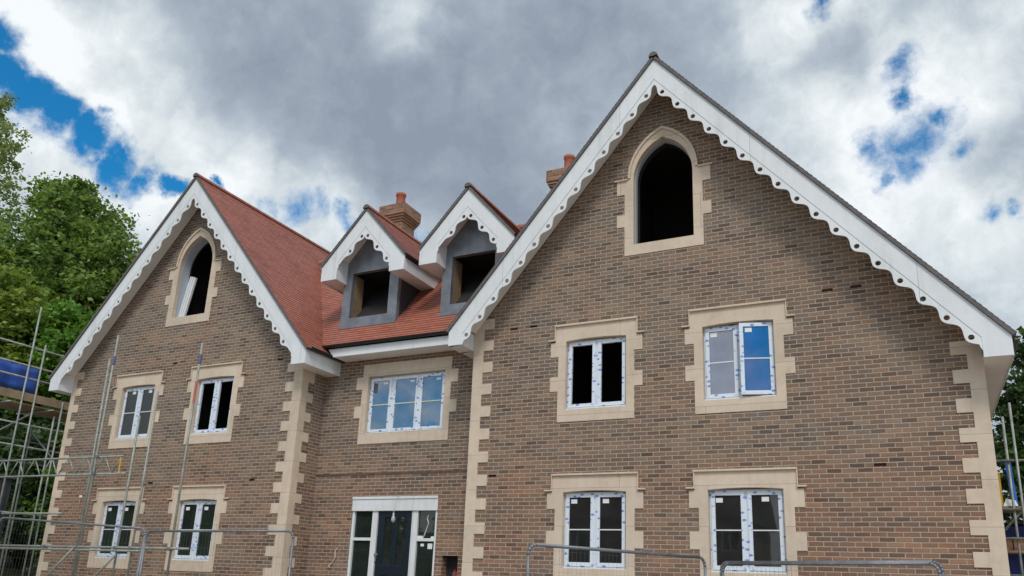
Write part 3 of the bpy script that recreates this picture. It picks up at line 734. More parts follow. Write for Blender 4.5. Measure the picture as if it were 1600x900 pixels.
# closed box ends of the eaves (front portion, in front of the wall)
def box_end(G, a, b_, y0_, y1_, zb, parent, rk=.21):
    MB().prism([(a, zb), (b_, zb), (b_, zline(G, b_, rk)), (a, zline(G, a, rk))], y0_, y1_).build('eaves_box', white, parent)
box_end(GR, -.31, -.006, -.464, -.002, 6.175, house)
box_end(GL, -12.50, -12.136, -.604, YL-.002, 6.128, house)
B(8.8345, 9.172, -.464, DEP, 5.085, 5.24).build('eaves_box', soffit_m, house)
B(-4.2265, -3.852, -.604, YM-.003, 6.114, 6.34).build('eaves_box', soffit_m, house)
B(-12.51, -12.1455, YL+.001, DEP, 6.13, 6.35).build('eaves_box', soffit_m, house)
B(-.315, -.0005, -.001, YM-.003, 6.176, 6.36).build('eaves_box', soffit_m, house)
B(-3.851, -3.838, -.604, YM+.09, 6.105, 6.425).build('fascia', white, house)
B(9.1725, 9.186, -.464, DEP, 5.072, 5.33).build('fascia', white, house)
# centre eaves: soffit, fascia, gutter
B(-3.70, -.322, .122, YM-.002, 6.432, 6.452).build('eaves_soffit', soffit_m, house)
MB().prism([(-3.70, 6.425), (-.322, 6.425), (-.322, 6.618), (-3.86, 6.618)], .10, .121).build('fascia', white, house, bevel=.002)
def gutter(pts, r, parent, name='gutter', brackets=0):
    m = MB(); a = Vector(pts[0]); b_ = Vector(pts[1]); d = (b_-a).normalized(); side = d.cross(Vector((0, 0, 1))).normalized()
    n = 8; vs = []
    for c in (a, b_):
        for k in range(n+1):
            t = math.pi*k/n; vs.append(c + side*math.cos(t)*r - Vector((0, 0, 1))*math.sin(t)*r)
        for k in range(n, -1, -1):
            t = math.pi*k/n; vs.append(c + side*math.cos(t)*(r-.006) - Vector((0, 0, 1))*math.sin(t)*(r-.006))
    N = 2*(n+1)
    fs = [(i, (i+1) % N, (i+1) % N+N, i+N) for i in range(N)] + [tuple(range(N-1, -1, -1)), tuple(range(N, 2*N))]
    m.add(vs, fs)
    for k in range(brackets):
        p = a+(b_-a)*((k+.5)/brackets); w = d*.02
        q0 = p-w; q1 = p+w
        m.tube(q0-Vector((0, 0, r*.55)), q1-Vector((0, 0, r*.55)), r*.62, 8)
    return m.build(name, black, parent)
gutter([(-4.02, .040, 6.690), (-.33, .040, 6.690)], .058, house, brackets=5)
gutter([(-3.775, -.60, 6.475), (-3.775, YM+.22, 6.475)], .058, house)
gutter([(9.245, -.45, 5.375), (9.245, DEP, 5.375)], .058, house)
MB().tube((-3.80, YM+.17, 6.47), (-3.80, YM+.17, 6.25), .036, 10).tube((-3.80, YM+.17, 6.25), (-4.12, YM-.06, 6.06), .034, 10).build('downpipe', black, house) if False else None

# ---- tiled roofs: courses of real steps
def slope(name, r0, r1, e0, e1, parent, m=None, gauge=.1, thick=.008, uoff=0, cut=None, under=.05):
    """r0-r1 ridge line, e0-e1 eaves line (points); stepped tile courses"""
    r0, r1, e0, e1 = map(Vector, (r0, r1, e0, e1))
    nrm_ = (r1-r0).cross(e0-r0).normalized()
    if nrm_.z < 0: nrm_ = -nrm_
    Ls = (e0-r0).length; n = max(1, round(Ls/gauge)); mb = MB(); mb.uv = []
    W_ = (r1-r0).length
    for i in range(n):
        ta, tb = i/n, (i+1)/n
        lift = nrm_*(thick+random.uniform(-.001, .001))
        q = [r0.lerp(e0, ta), r1.lerp(e1, ta), r1.lerp(e1, tb)+lift, r0.lerp(e0, tb)+lift]
        # vertical nib down to the next course
        q2 = [r0.lerp(e0, tb)+lift, r1.lerp(e1, tb)+lift, r1.lerp(e1, tb)-nrm_*.001, r0.lerp(e0, tb)-nrm_*.001]
        o = len(mb.v); mb.v += [tuple(v) for v in q+q2]; mb.f += [(o, o+1, o+2, o+3), (o+4, o+5, o+6, o+7)]
        v0 = -i*.1; v1 = v0-.0985
        row = [(uoff, v0), (uoff+W_, v0), (uoff+W_, v1), (uoff, v1)]
        mb.uv += row + [(uoff, v1), (uoff+W_, v1), (uoff+W_, v1-.001), (uoff, v1-.001)]
    ro = mb.build(name, m or tile, parent)
    # solid underside so the roof has thickness, with mortared verge edges
    ub = MB(); dn = nrm_*under; e = nrm_*.002
    vs = [r0-e, r1-e, e1-e, e0-e, r0-e-dn, r1-e-dn, e1-e-dn, e0-e-dn]
    ub.add(vs, [(0, 1, 2, 3), (4, 7, 6, 5), (0, 4, 5, 1), (1, 5, 6, 2), (2, 6, 7, 3), (3, 7, 4, 0)])
    return ro, ub
def gable_roof(G, parent, yb, over=.045, side_over=.06, lift=.060, verge=.035):
    xa, za = G['xa'], G['za']; y0 = G['y']-verge
    ub_all = MB(); outs = []
    for sg, xe in ((-1, G['xl']-side_over), (1, G['xr']+side_over)):
        s = G['sl'] if sg < 0 else G['sr']; k = math.sqrt(1+s*s)
        r0 = (xa, y0, za+lift*k); r1 = (xa, yb, za+lift*k)
        ez = za+lift*k-s*abs(xe-xa)
        ro, ub = slope('roof', r0, r1, (xe, y0, ez), (xe, yb, ez), parent, uoff=random.random(), under=lift-.004)
        outs.append((ro, ub))
    for ro, ub in outs: ub.build('tile_verge', verge_m, ro if parent is house else parent)
    return outs
gable_roof(GR, house, DEP+.3)
gable_roof(GL, house, DEP+.3)
def ridge(x, y0, y1, z, parent, r=.105):
    m = MB(); n = 10; L = .30; k = max(1, int((y1-y0)/L)); 
    for i in range(k):
        a = y0+(y1-y0)*i/k; b_ = y0+(y1-y0)*(i+1)/k-.006
        vs = []
        for yy, rr in ((a, r), (b_, r*.97)):
            for j in range(n+1):
                t = math.pi*(j/n)*1.1-.05*math.pi; vs.append((x+math.cos(t)*rr, yy, z-.05+math.sin(t)*rr))
        vs2 = [(x+(v[0]-x)*.8, v[1], z-.05+(v[2]-z+.05)*.8) for v in vs]
        o = n+1
        fs = [(j, j+1, o+j+1, o+j) for j in range(n)] + [(2*o+j, 3*o+j, 3*o+j+1, 2*o+j+1) for j in range(n)]
        fs += [(j, 2*o+j, 2*o+j+1, j+1) for j in range(n)] + [(o+j, o+j+1, 3*o+j+1, 3*o+j) for j in range(n)]
        m.add(vs+vs2, fs)
    # closed front end
    vs = [(x, y0-.004, z-.06)] + [(x+math.cos(math.pi*j/n)*r*.93, y0-.004, z-.05+math.sin(math.pi*j/n)*r*.93) for j in range(n+1)]
    ro_ = m.build('ridge_tiles', ridge_m, parent, smooth=False)
    MB().add(vs+[(a, b_-.012, c) for a, b_, c in vs], [(0, j+1, j+2) for j in range(n)]+[(n+2, n+2+j+2, n+2+j+1) for j in range(n)]+[(j+1, n+2+j+1, n+2+j+2, j+2) for j in range(n)]).build('ridge_end', verge_m, parent)
    return ro_
ridge(3.93, -.545, DEP+.3, 11.547+.10, house, r=.09); ridge(-8.175, -.685, DEP+.3, 11.453+.10, house, r=.09)
# main roof between the wings
tanM = 1.18; YE, ZE = .075, 6.70; ZR = 10.52; YR = YE+(ZR-ZE)/tanM
ro, ub = slope('roof', (-7.0, YR, ZR), (3.0, YR, ZR), (-4.03, YE, ZE), (-.30, YE, ZE), house) if False else (None, None)
def main_front():
    """front slope clipped to its two valleys"""
    mb = MB(); mb.uv = []; Ls = math.hypot(YR-YE, ZR-ZE); n = round(Ls/.1); nv = Vector((0, -tanM, 1)).normalized()
    def xl(z): return -8.175+(11.453+.075*1.55-z)/1.160-.06     # where the left wing slope is at height z
    def xr(z): return 3.93-(11.547+.075*1.55-z)/1.195+.06
    k = 0
    for i in range(n):
        ta, tb = i/n, (i+1)/n
        za_, zb_ = ZR-(ZR-ZE)*ta, ZR-(ZR-ZE)*tb; ya, yb_ = YR-(YR-YE)*ta, YR-(YR-YE)*tb
        lf = nv*(.008+random.uniform(-.001, .001))
        q = [Vector((xl(za_), ya, za_)), Vector((xr(za_), ya, za_)), Vector((xr(zb_), yb_, zb_))+lf, Vector((xl(zb_), yb_, zb_))+lf]
        q2 = [q[3], q[2], q[2]-nv*.013, q[3]-nv*.013]
        o = len(mb.v); mb.v += [tuple(v) for v in q+q2]; mb.f += [(o, o+1, o+2, o+3), (o+4, o+5, o+6, o+7)]
        v0 = -i*.1; v1 = v0-.0985
        mb.uv += [(q[0].x, v0), (q[1].x, v0), (q[2].x, v1), (q[3].x, v1), (q[3].x, v1), (q[2].x, v1), (q[2].x, v1-.001), (q[3].x, v1-.001)]
    r = mb.build('roof', tile, house)
    d = nv*.05; e = nv*.002
    c = [Vector((xl(ZR), YR, ZR)), Vector((xr(ZR), YR, ZR)), Vector((xr(ZE), YE, ZE)), Vector((xl(ZE), YE, ZE))]
    MB().add([v-e for v in c]+[v-e-d for v in c], [(0, 1, 2, 3), (4, 7, 6, 5), (0, 4, 5, 1), (1, 5, 6, 2), (2, 6, 7, 3), (3, 7, 4, 0)]).build('roof_underlay', black, r)
    return r
main_front()
ro, ub = slope('roof', (-7.3, YR, ZR), (3.0, YR, ZR), (-7.3, DEP, ZR-tanM*(DEP-YR)), (3.0, DEP, ZR-tanM*(DEP-YR)), house)
rm = MB().tube((-7.3, YR, ZR-.02), (3.0, YR, ZR-.02), .10, 12); rm.build('ridge_tiles', ridge_m, house)

# ---- dormers
def dormer(cx):
    za = 9.985
    G = dict(xa=cx, za=za, sl=1.10, sr=1.12, y=.15, wall=.55, xl=cx-1.165, xr=cx+1.175, zbl=8.355, zbr=8.335, wl=cx-.79, wr=cx+.775, hf=.085)
    x0, x1 = G['wl'], G['wr']; yf_ = .55
    f = MB().prism([(x0, 7.26), (x1, 7.26), (x1, zline(G, x1, .20)), (cx, zline(G, cx, .20)), (x0, zline(G, x0, .20))], yf_, yf_+.12,
                   [[(x0+.235, 7.50), (x1-.25, 7.50), (x1-.25, 8.62), (x0+.235, 8.62)]])
    # cheeks
    def roofy(z): return YE+(z-ZE)/tanM
    chks = []
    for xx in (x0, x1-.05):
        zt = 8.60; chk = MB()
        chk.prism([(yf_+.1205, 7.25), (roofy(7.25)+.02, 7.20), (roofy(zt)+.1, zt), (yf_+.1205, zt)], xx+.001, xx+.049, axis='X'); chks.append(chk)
    d = f.build('dormer', lead, house, bevel=.003)
    for chk in chks: chk.build('dormer_cheek', lead_shade, d)
    # lead sill flashing
    MB().box(x0-.012, x1+.012, yf_-.035, yf_-.001, 7.24, 7.30).build('flashing', lead, d)
    MB().box(x0+.215, x0+.236, yf_+.121, yf_+.44, 7.45, 8.62).build('timber_stud', timber, d)
    m = MB(); m.box(x0+.055, x1-.055, 2.6, 2.65, 7.2, 8.9); m.box(x0+.055, x1-.055, .68, 2.6, 7.15, 7.2); m.box(x0+.055, x1-.055, .68, 2.6, 8.75, 8.8)
    m.box(x0+.056, x0+.07, .68, 2.6, 7.2, 8.75); m.box(x1-.07, x1-.056, .68, 2.6, 7.2, 8.75)
    m.prism([(YE+.66, ZE+.66*tanM), (YE+2.1, ZE+2.1*tanM), (YE+2.1, ZE+2.1*tanM+.06), (YE+.66, ZE+.66*tanM+.06)], x0+.051, x1-.051, axis='X')
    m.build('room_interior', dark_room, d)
    make_barge(G, d, x0+.075, x1-.0, G['hf'])
    box_end(G, G['xl']+.015, x0+.075, .186, yf_-.001, 8.361, d)
    box_end(G, x1+.002, G['xr']-.015, .186, yf_-.001, 8.341, d)
    soffits(G, d, yf_)
    # side eaves boxes
    yb = roofy(8.36)
    def box_side(a, b_, zb, zt):
        MB().prism([(yf_, zb), (roofy(zb)-.0, zb), (roofy(zt), zt), (yf_, zt)], a, b_, axis='X').build('eaves_box', soffit_m, d)
    box_side(x1+.001, G['xr']-.014, 8.34, 8.50); box_side(G['xl']+.014, x0-.001, 8.36, 8.50)
    for xx in (G['xr']-.0135, G['xl']+.0005):
        MB().prism([(.186, 8.332), (roofy(8.332)-.02, 8.332), (roofy(8.62), 8.62), (.186, 8.62)], xx, xx+.013, axis='X').build('fascia', white, d)
    gable_roof(G, d, roofy(za)+.25, side_over=.045, lift=.06, verge=.03)
    ridge(cx, .11, roofy(za)+.1, za+.095, d, r=.09)
    gutter([(G['xr']+.04, .17, 8.655), (G['xr']+.04, roofy(8.6)-.0, 8.655)], .03, d)
    gutter([(G['xl']-.04, .17, 8.655), (G['xl']-.04, roofy(8.6)-.0, 8.655)], .03, d)
dormer(-3.195); dormer(-.455)

# ---- chimneys
def chimney(x0, x1, y0, y1, zc, zb=8.0, px=0):
    c = MB(); c.box(x0+.13, x1-.13, y0+.13, y1-.13, zb, zc-.60)
    steps = ((.10, .60, .53), (.065, .53, .455), (.03, .455, .38), (0.0, .38, .03))
    for e, a, b_ in steps: c.box(x0+e, x1-e, y0+e, y1-e, zc-a+.0005, zc-b_)
    o = c.build('chimney', brick_red, house, bevel=.004)
    MB().box(x0+.10, x1-.10, y0+.10, y1-.10, zc-.0295, zc+.01).build('chimney_flaunching', concrete, o, bevel=.02)
    py = (y0+y1)/2
    p = MB()
    pr = [(.17, 0), (.155, .06), (.14, .44), (.165, .46), (.165, .54), (.14, .55), (.11, .55), (.11, .1)]
    n = 16; vs = []; fs = []
    for r_, z in pr:
        for i in range(n): vs.append((px+r_*math.cos(2*math.pi*i/n), py+r_*math.sin(2*math.pi*i/n), zc+.011+z))
    for k in range(len(pr)-1):
        for i in range(n): fs.append((k*n+i, k*n+(i+1) % n, (k+1)*n+(i+1) % n, (k+1)*n+i))
    p.add(vs, fs); p.build('chimney_pot', clay_pot, o, smooth=True)
chimney(-6.65, -5.70, 5.0, 5.95, 13.06, px=-6.2)
chimney(-.87, .15, 5.0, 5.9, 13.08, px=-.36)

# ============================================================ things on and around the house
# bulb on a wire over the door
lamp = thing('hanging_bulb', 'bare bulb hanging on a thin wire in front of the dark blue door', 'lamp', (-1.42, .30, 3.3))
MB().path([(-1.93, .52, 3.37), (-1.94, .45, 3.30), (-1.935, .40, 3.1), (-1.935, .40, 2.98)], .006, 6).build('wire', cable_m, lamp)
bl = MB(); n = 12
prf = [(.012, .0), (.03, -.03), (.045, -.08), (.042, -.12), (.02, -.15), (.002, -.155)]
vs = []; fs = []
for r_, z in prf:
    for i in range(n): vs.append((-1.935+r_*math.cos(2*math.pi*i/n), .40+r_*math.sin(2*math.pi*i/n), 2.95+z))
for k in range(len(prf)-1):
    for i in range(n): fs.append((k*n+i, k*n+(i+1) % n, (k+1)*n+(i+1) % n, (k+1)*n+i))
bl.add(vs, fs).build('bulb', simple('frosted_glass', (.42, .43, .42), .2, .05, 5, bmp=0), lamp, smooth=True)
MB().tube((-1.935, .40, 2.99), (-1.935, .40, 2.945), .018, 10).build('lamp_holder', white, lamp)
cb = MB().path([(-3.42, YM-.01, 2.28), (-3.46, YM-.03, 2.20), (-3.44, YM-.03, 2.08), (-3.52, YM-.03, 1.95), (-3.60, YM-.03, 1.90), (-3.56, YM-.02, 1.86)], .011, 6)
tag(cb.build('loose_cable', cable_m), 'short pale cable end poking out of the brick wall left of the front door', 'cable')
wb = thing('wall_outlet', 'small white outlet cap low on the far left of the left gable wall', 'outlet', (-10.99, YL, 3.38))
B(-11.04, -10.94, YL-.03, YL-.001, 3.35, 3.41).build('cap', paper, wb, bevel=.01)
MB().path([(-10.99, YL-.02, 3.35), (-10.98, YL-.03, 3.22), (-11.02, YL-.015, 3.10)], .006, 6).build('wire', cable_m, wb)

# ---- scaffold standing in front of the left wing
def coupler(m, p, r=.045):
    x, y, z = p; m.box(x-r, x+r, y-r, y+r, z-.035, z+.035)
sc = thing('scaffold', 'grey tube scaffold standing in front of the left gable wall', 'scaffold', (-8.8, -1.6, .4))
YS = -1.6; TR = .0242
for (x, zt) in ((-8.76, 6.97), (-7.55, 4.96), (-7.09, 5.48), (-5.93, 6.49)):
    MB().tube((x, YS, gz(x, YS)+.02), (x, YS, zt), TR, 10).build('standard', steel, sc, smooth=True)
MB().tube((-10.1, YS+.9, gz(-10.1, -.7)), (-10.19, YS+.9, 6.78), TR, 10).build('standard', steel, sc, smooth=True)
MB().tube((-11.9, YS-.052, 2.09), (-5.37, YS-.052, 2.10), TR, 10).build('ledger', steel, sc, smooth=True)
MB().tube((-11.9, YS-.052, 2.03), (-6.6, YS-.052, 2.035), TR, 10).build('ledger', steel, sc, smooth=True)
MB().tube((-11.88, YS+.052, 2.84), (-9.67, YS+.052, 2.83), TR, 10).build('ledger', steel, sc, smooth=True)
MB().tube((-8.83, YS-.10, 2.06), (-10.0, YS-.10, 1.07), TR, 10).build('brace', steel, sc, smooth=True)
MB().tube((-7.43, YS-.10, 1.95), (-8.35, YS-.10, 1.17), TR, 10).build('brace', steel, sc, smooth=True)
for x in (-8.76, -7.55, -7.09, -5.93, -9.9, -6.7):
    m = MB(); coupler(m, (x, YS-.03, 2.09)); m.tube((x-.06, YS-.03, 2.09), (x+.06, YS-.03, 2.09), .035, 8); m.build('coupler', fence_steel, sc, bevel=.006)
for x in (-8.76,):
    m = MB()
    for z in (4.09, 3.70): coupler(m, (x, YS+.02, z))
    m.build('coupler', fence_steel, sc, bevel=.006)
m = MB(); m.tube((-8.76, YS, 6.25), (-8.76, YS, 6.45), .036, 10); m.tube((-5.93, YS, 6.02), (-5.93, YS, 6.22), .036, 10); m.build('joint_sleeve', simple('blue_grey_steel', (.10, .13, .22), .5, .2, 6), sc)
MB().tube((-5.93, YS, 5.15), (-5.93, YS, 5.62), .0262, 10).build('red_tube_marking', simple('faded_red', (.45, .13, .12), .7, .2, 6), sc)
# lattice beam clipped across it
lb = thing('lattice_beam', 'aluminium lattice beam running left from the scaffold across the left wing corner', 'beam', (-10, -1.55, 3.7))
yb_ = YS+.06
MB().tube((-13.6, yb_, 4.13), (-7.92, yb_, 4.08), TR, 10).build('chord', steel, lb, smooth=True)
MB().tube((-13.6, yb_, 3.73), (-7.76, yb_, 3.69), TR, 10).build('chord', steel, lb, smooth=True)
x = -13.5; k = 0
while x < -8.1:
    zt, zb = 4.11, 3.71
    MB().tube((x, yb_, zb if k % 2 else zt), (x+.27, yb_, zt if k % 2 else zb), .014, 8).build('lattice_strut', steel, lb, smooth=True)
    x += .31; k += 1
MB().tube((-8.0, yb_, 4.08), (-8.0, yb_, 3.69), .016, 8).build('end_post', yellow_m, lb)
# far scaffold down the left side
sc2 = thing('scaffold', 'scaffold with a board platform and handrails beyond the left corner of the house', 'scaffold', (-13.6, 1.5, .5))
XS = -13.6
for (y, zt, zb, xx) in ((-.63, 8.61, .3, XS), (-.29, 7.60, .3, XS), (.35, 5.70, .3, XS), (.52, 6.14, .3, XS), (2.4, 7.4, .4, XS), (4.6, 7.4, .4, XS), (.6, 5.6, .4, XS-1.3), (2.6, 6.0, .4, XS-1.3), (-1.2, 6.0, .4, XS-1.3)):
    MB().tube((xx, y, zb), (xx, y, zt), TR, 10).build('standard', steel, sc2, smooth=True)
for (z, xx, ya, yb2) in ((7.45, XS, -2.6, 5.0), (6.93, XS, -2.6, 5.0), (6.59, XS, -2.6, 5.0), (5.34, XS, -2.0, 5.0), (4.75, XS, -2.0, 5.0), (3.0, XS, -2.2, 5.0), (5.1, XS-1.3, -2.0, 5.0), (4.5, XS-1.3, -2.0, 5.0)):
    MB().tube((xx-.05, ya, z), (xx-.05, yb2, z-.02), TR, 10).build('ledger', steel, sc2, smooth=True)
for y in (-1.0, .2, 1.5, 3.0):
    MB().tube((XS-1.5, y, 5.84), (XS+.15, y, 5.84), TR, 10).build('transom', steel, sc2, smooth=True)
for i in range(5):
    B(XS-1.35+i*.235, XS-1.35+i*.235+.225, -2.8+.05*(i % 2), 5.0, 5.88+.002*i, 5.918+.002*i).build('board', board_m, sc2)
B(XS-.035, XS-.002, -2.8, 5.0, 5.96, 6.18).build('toe_board', board_m, sc2)
MB().tube((XS-.9, -1.4, 4.5), (XS-.1, -.2, 5.7), TR, 8).tube((XS-.9, .4, 5.3), (XS-.1, .9, 4.3), TR, 8).build('brace', steel, sc2, smooth=True)
# blue sheet hung behind the handrail
sh = MB(); nx_, nz_ = 26, 5
for j in range(nz_+1):
    for i in range(nx_+1):
        y = -2.2+2.64*i/nx_; z = 7.23-.72*j/nz_-.05*(i/nx_)
        sh.v.append((XS-1.28+.03*math.sin(i*1.3)+.02*math.sin(j*1.7+i*.6), y, z))
for j in range(nz_):
    for i in range(nx_):
        a = j*(nx_+1)+i; sh.f.append((a, a+1, a+nx_+2, a+nx_+1))
sho = sh.build('blue_sheet', blue_tarp, smooth=True); md = sho.modifiers.new('thick', 'SOLIDIFY'); md.thickness = .012
tag(sho, 'blue plastic sheet hung behind the handrails of the far left scaffold platform', 'sheet')

# ---- temporary mesh fence panels
def fence_panel(p0, p1, h=2.0, label='', first=[None]):
    p0 = Vector(p0); p1 = Vector(p1)
    t = thing('fence_panel', label, 'fence', p0, 'temporary fence panels along the front of the house')
    d = (p1-p0); L = math.hypot(d.x, d.y); ang = math.atan2(d.y, d.x); slope_ = d.z/L
    if first[0] is None:
        W_ = 3.5; rr = .12; r_ = .021
        fr_ = MB()
        pts = [(0, 0, 0), (0, 0, h-rr)] + [(rr-rr*math.cos(a), 0, h-rr+rr*math.sin(a)) for a in (math.pi/8, math.pi/4, 3*math.pi/8, math.pi/2)]
        pts += [(W_-rr+rr*math.sin(a), 0, h-rr+rr*math.cos(a)) for a in (0, math.pi/8, math.pi/4, 3*math.pi/8, math.pi/2)] + [(W_, 0, 0)]
        fr_.path(pts, r_, 10)
        fr_.tube((.0, 0, .12), (W_, 0, .12), .016, 8)
        f_o = MB(); f_o.v = fr_.v; f_o.f = fr_.f
        a = raw_obj(fr_, 'frame', fence_steel, True)
        w_ = MB()
        for i in range(1, 46): w_.tube((W_*i/46, 0, .12), (W_*i/46, 0, h-.03), .0010, 4, caps=False)
        for i in range(8): w_.tube((0, .003, .3+i*.235), (W_, .003, .3+i*.235), .0010, 4, caps=False)
        b_ = raw_obj(w_, 'wire_mesh', fence_steel, False)
        ft = MB()
        for x in (0, W_): ft.box(x-.11, x+.11, -.32, .32, -.03, .11)
        c = raw_obj(ft, 'foot_block', concrete, False)
        first[0] = (a, b_, c)
        kids = first[0]
    else:
        kids = [k.copy() for k in first[0]]
        for k in kids: col.objects.link(k)
    for k in kids: k.parent = t
    t.rotation_euler = (0, -math.atan(slope_), ang)
    t.scale = (L/3.5, 1, 1)
    return t
def raw_obj(m, name, mat_, smooth):
    me = bpy.data.meshes.new(name); me.from_pydata(m.v, [], m.f); me.materials.append(mat_)
    if smooth:
        for p in me.polygons: p.use_smooth = True
    o = bpy.data.objects.new(name, me); col.objects.link(o); return o
fence_panel((-4.99, -3.0, .345), (-1.49, -3.0, .36), label='mesh fence panel in front of the left wing corner quoins and lower right window')
fence_panel((-9.5, -3.06, .60), (-5.09, -3.02, .39), label='mesh fence panel at far left in front of the lower left window')
fence_panel((3.79, -5.06, .08), (5.13, -2.35, .09), label='slanting mesh fence panel in front of the lower left window of the right gable')
fence_panel((4.98, -.70, .10), (7.965, -2.10, .105), label='mesh fence panel in front of the lower right window of the right gable')
fence_panel((5.02, -.76, .075), (7.93, -2.20, .08), label='second fence rail doubled just in front of the rightmost fence panel')

# ---- stuff beyond the right corner
sc3 = thing('scaffold', 'scaffold with a loaded board platform just beyond the right corner of the house', 'scaffold', (10, 5, .7))
for (x, y, zt) in ((9.60, 5.0, 5.58), (9.46, 5.1, 5.32), (9.62, 6.9, 5.3), (10.9, 5.0, 5.6), (10.9, 6.9, 5.4)):
    MB().tube((x, y, .6), (x, y, zt), TR, 10).build('standard', steel, sc3, smooth=True)
for (z, y) in ((4.42, 5.05), (3.46, 5.05), (2.9, 5.05), (2.2, 5.05)):
    MB().tube((9.1, y, z), (11.2, y, z), TR, 10).build('ledger', steel, sc3, smooth=True)
MB().tube((9.2, 5.12, 3.0), (10.1, 5.12, 4.0), TR, 8).tube((9.2, 5.12, 1.9), (10.2, 5.12, 2.9), TR, 8).build('brace', steel, sc3, smooth=True)
for i in range(4): B(9.15, 11.2, 5.2+i*.235, 5.425+i*.235, 3.50, 3.54).build('board', board_m, sc3)
tp = thing('tool_crate', 'yellow plastic crate on the scaffold platform by the right corner of the house', 'crate', (9.27, 5.4, 3.54))
m = MB().box(9.10, 9.31, 5.3, 5.34, 3.545, 4.18).box(9.10, 9.31, 5.56, 5.6, 3.545, 4.18).box(9.10, 9.14, 5.3405, 5.5595, 3.545, 4.18).box(9.27, 9.31, 5.3405, 5.5595, 3.545, 4.18)
m.build('side_wall', yellow_m, tp, bevel=.01)
B(9.09, 9.32, 5.29, 5.61, 4.181, 4.24).build('lid', yellow_m, tp, bevel=.02)
B(9.17, 9.26, 5.293, 5.299, 3.75, 4.08).build('vent_panel', black, tp)
bp_ = MB().add([(9.46, 5.3, 3.55), (9.56, 5.3, 3.55), (9.56, 5.38, 3.55), (9.46, 5.38, 3.55), (9.42, 5.3, 4.42), (9.52, 5.3, 4.42), (9.52, 5.38, 4.42), (9.42, 5.38, 4.42)],
               [(0, 3, 2, 1), (4, 5, 6, 7), (0, 1, 5, 4), (1, 2, 6, 5), (2, 3, 7, 6), (3, 0, 4, 7)])
tag(bp_.build('blue_board', simple('bright_blue_board', (.02, .17, .60), .5, .1, 4), bevel=.004), 'bright blue board standing upright on the scaffold at the right edge', 'board')
tag(MB().add([(9.30, 5.22, 3.545), (9.55, 5.22, 3.545), (9.52, 5.29, 3.66), (9.36, 5.29, 3.70), (9.30, 5.29, 3.545), (9.55, 5.29, 3.545)], [(0, 1, 2, 3), (0, 3, 4), (1, 5, 2), (4, 3, 2, 5), (0, 4, 5, 1)]).build('folded_sheet', paper),
    'small crumpled white sheet on the scaffold boards below the blue board', 'sheet')
sk = thing('waste_bin', 'dark blue bin standing under the scaffold platform at the right edge', 'bin', (9.5, 6.3, .8))
B(9.22, 9.95, 6.2, 6.9, .75, 3.25).build('body', simple('deep_blue_plastic', (.01, .025, .22), .45, .1, 4), sk, bevel=.03)
B(9.20, 9.98, 6.17, 6.93, 3.251, 3.31).build('lid', black, sk, bevel=.02)
tl = MB()
for i in range(6):
    for j in range(3): tl.box(9.2+i*.22, 9.4+i*.22, 5.55+j*.12, 5.64+j*.12, 2.70, 2.94+.02*((i+j) % 3))
B(9.1, 11.2, 5.45, 6.0, 2.655, 2.695).build('board', board_m, sc3)
tag(tl.build('tile_stack', brick_red), 'stack of red clay tiles on the lower scaffold lift at the right edge', 'tiles')
# dark site cabin at far left
cbn = thing('site_cabin', 'dark grey site cabin behind the scaffold at the bottom left edge', 'cabin', (-18, -1, .6))
cb_ = MB().box(-21.5, -16.2, -3.2, 1.15, .6, 4.12)
cb_.build('body', cabin_m, cbn, bevel=.02)
B(-21.6, -16.12, -3.3, 1.22, 4.121, 4.22).build('roof', simple('cabin_roof', (.16, .17, .18), .6), cbn, bevel=.02)
m = MB()
for i in range(24): m.box(-16.199, -16.175, -3.1+i*.175, -3.02+i*.175, .7, 4.05)
m.build('ribbed_panel', cabin_m, cbn)

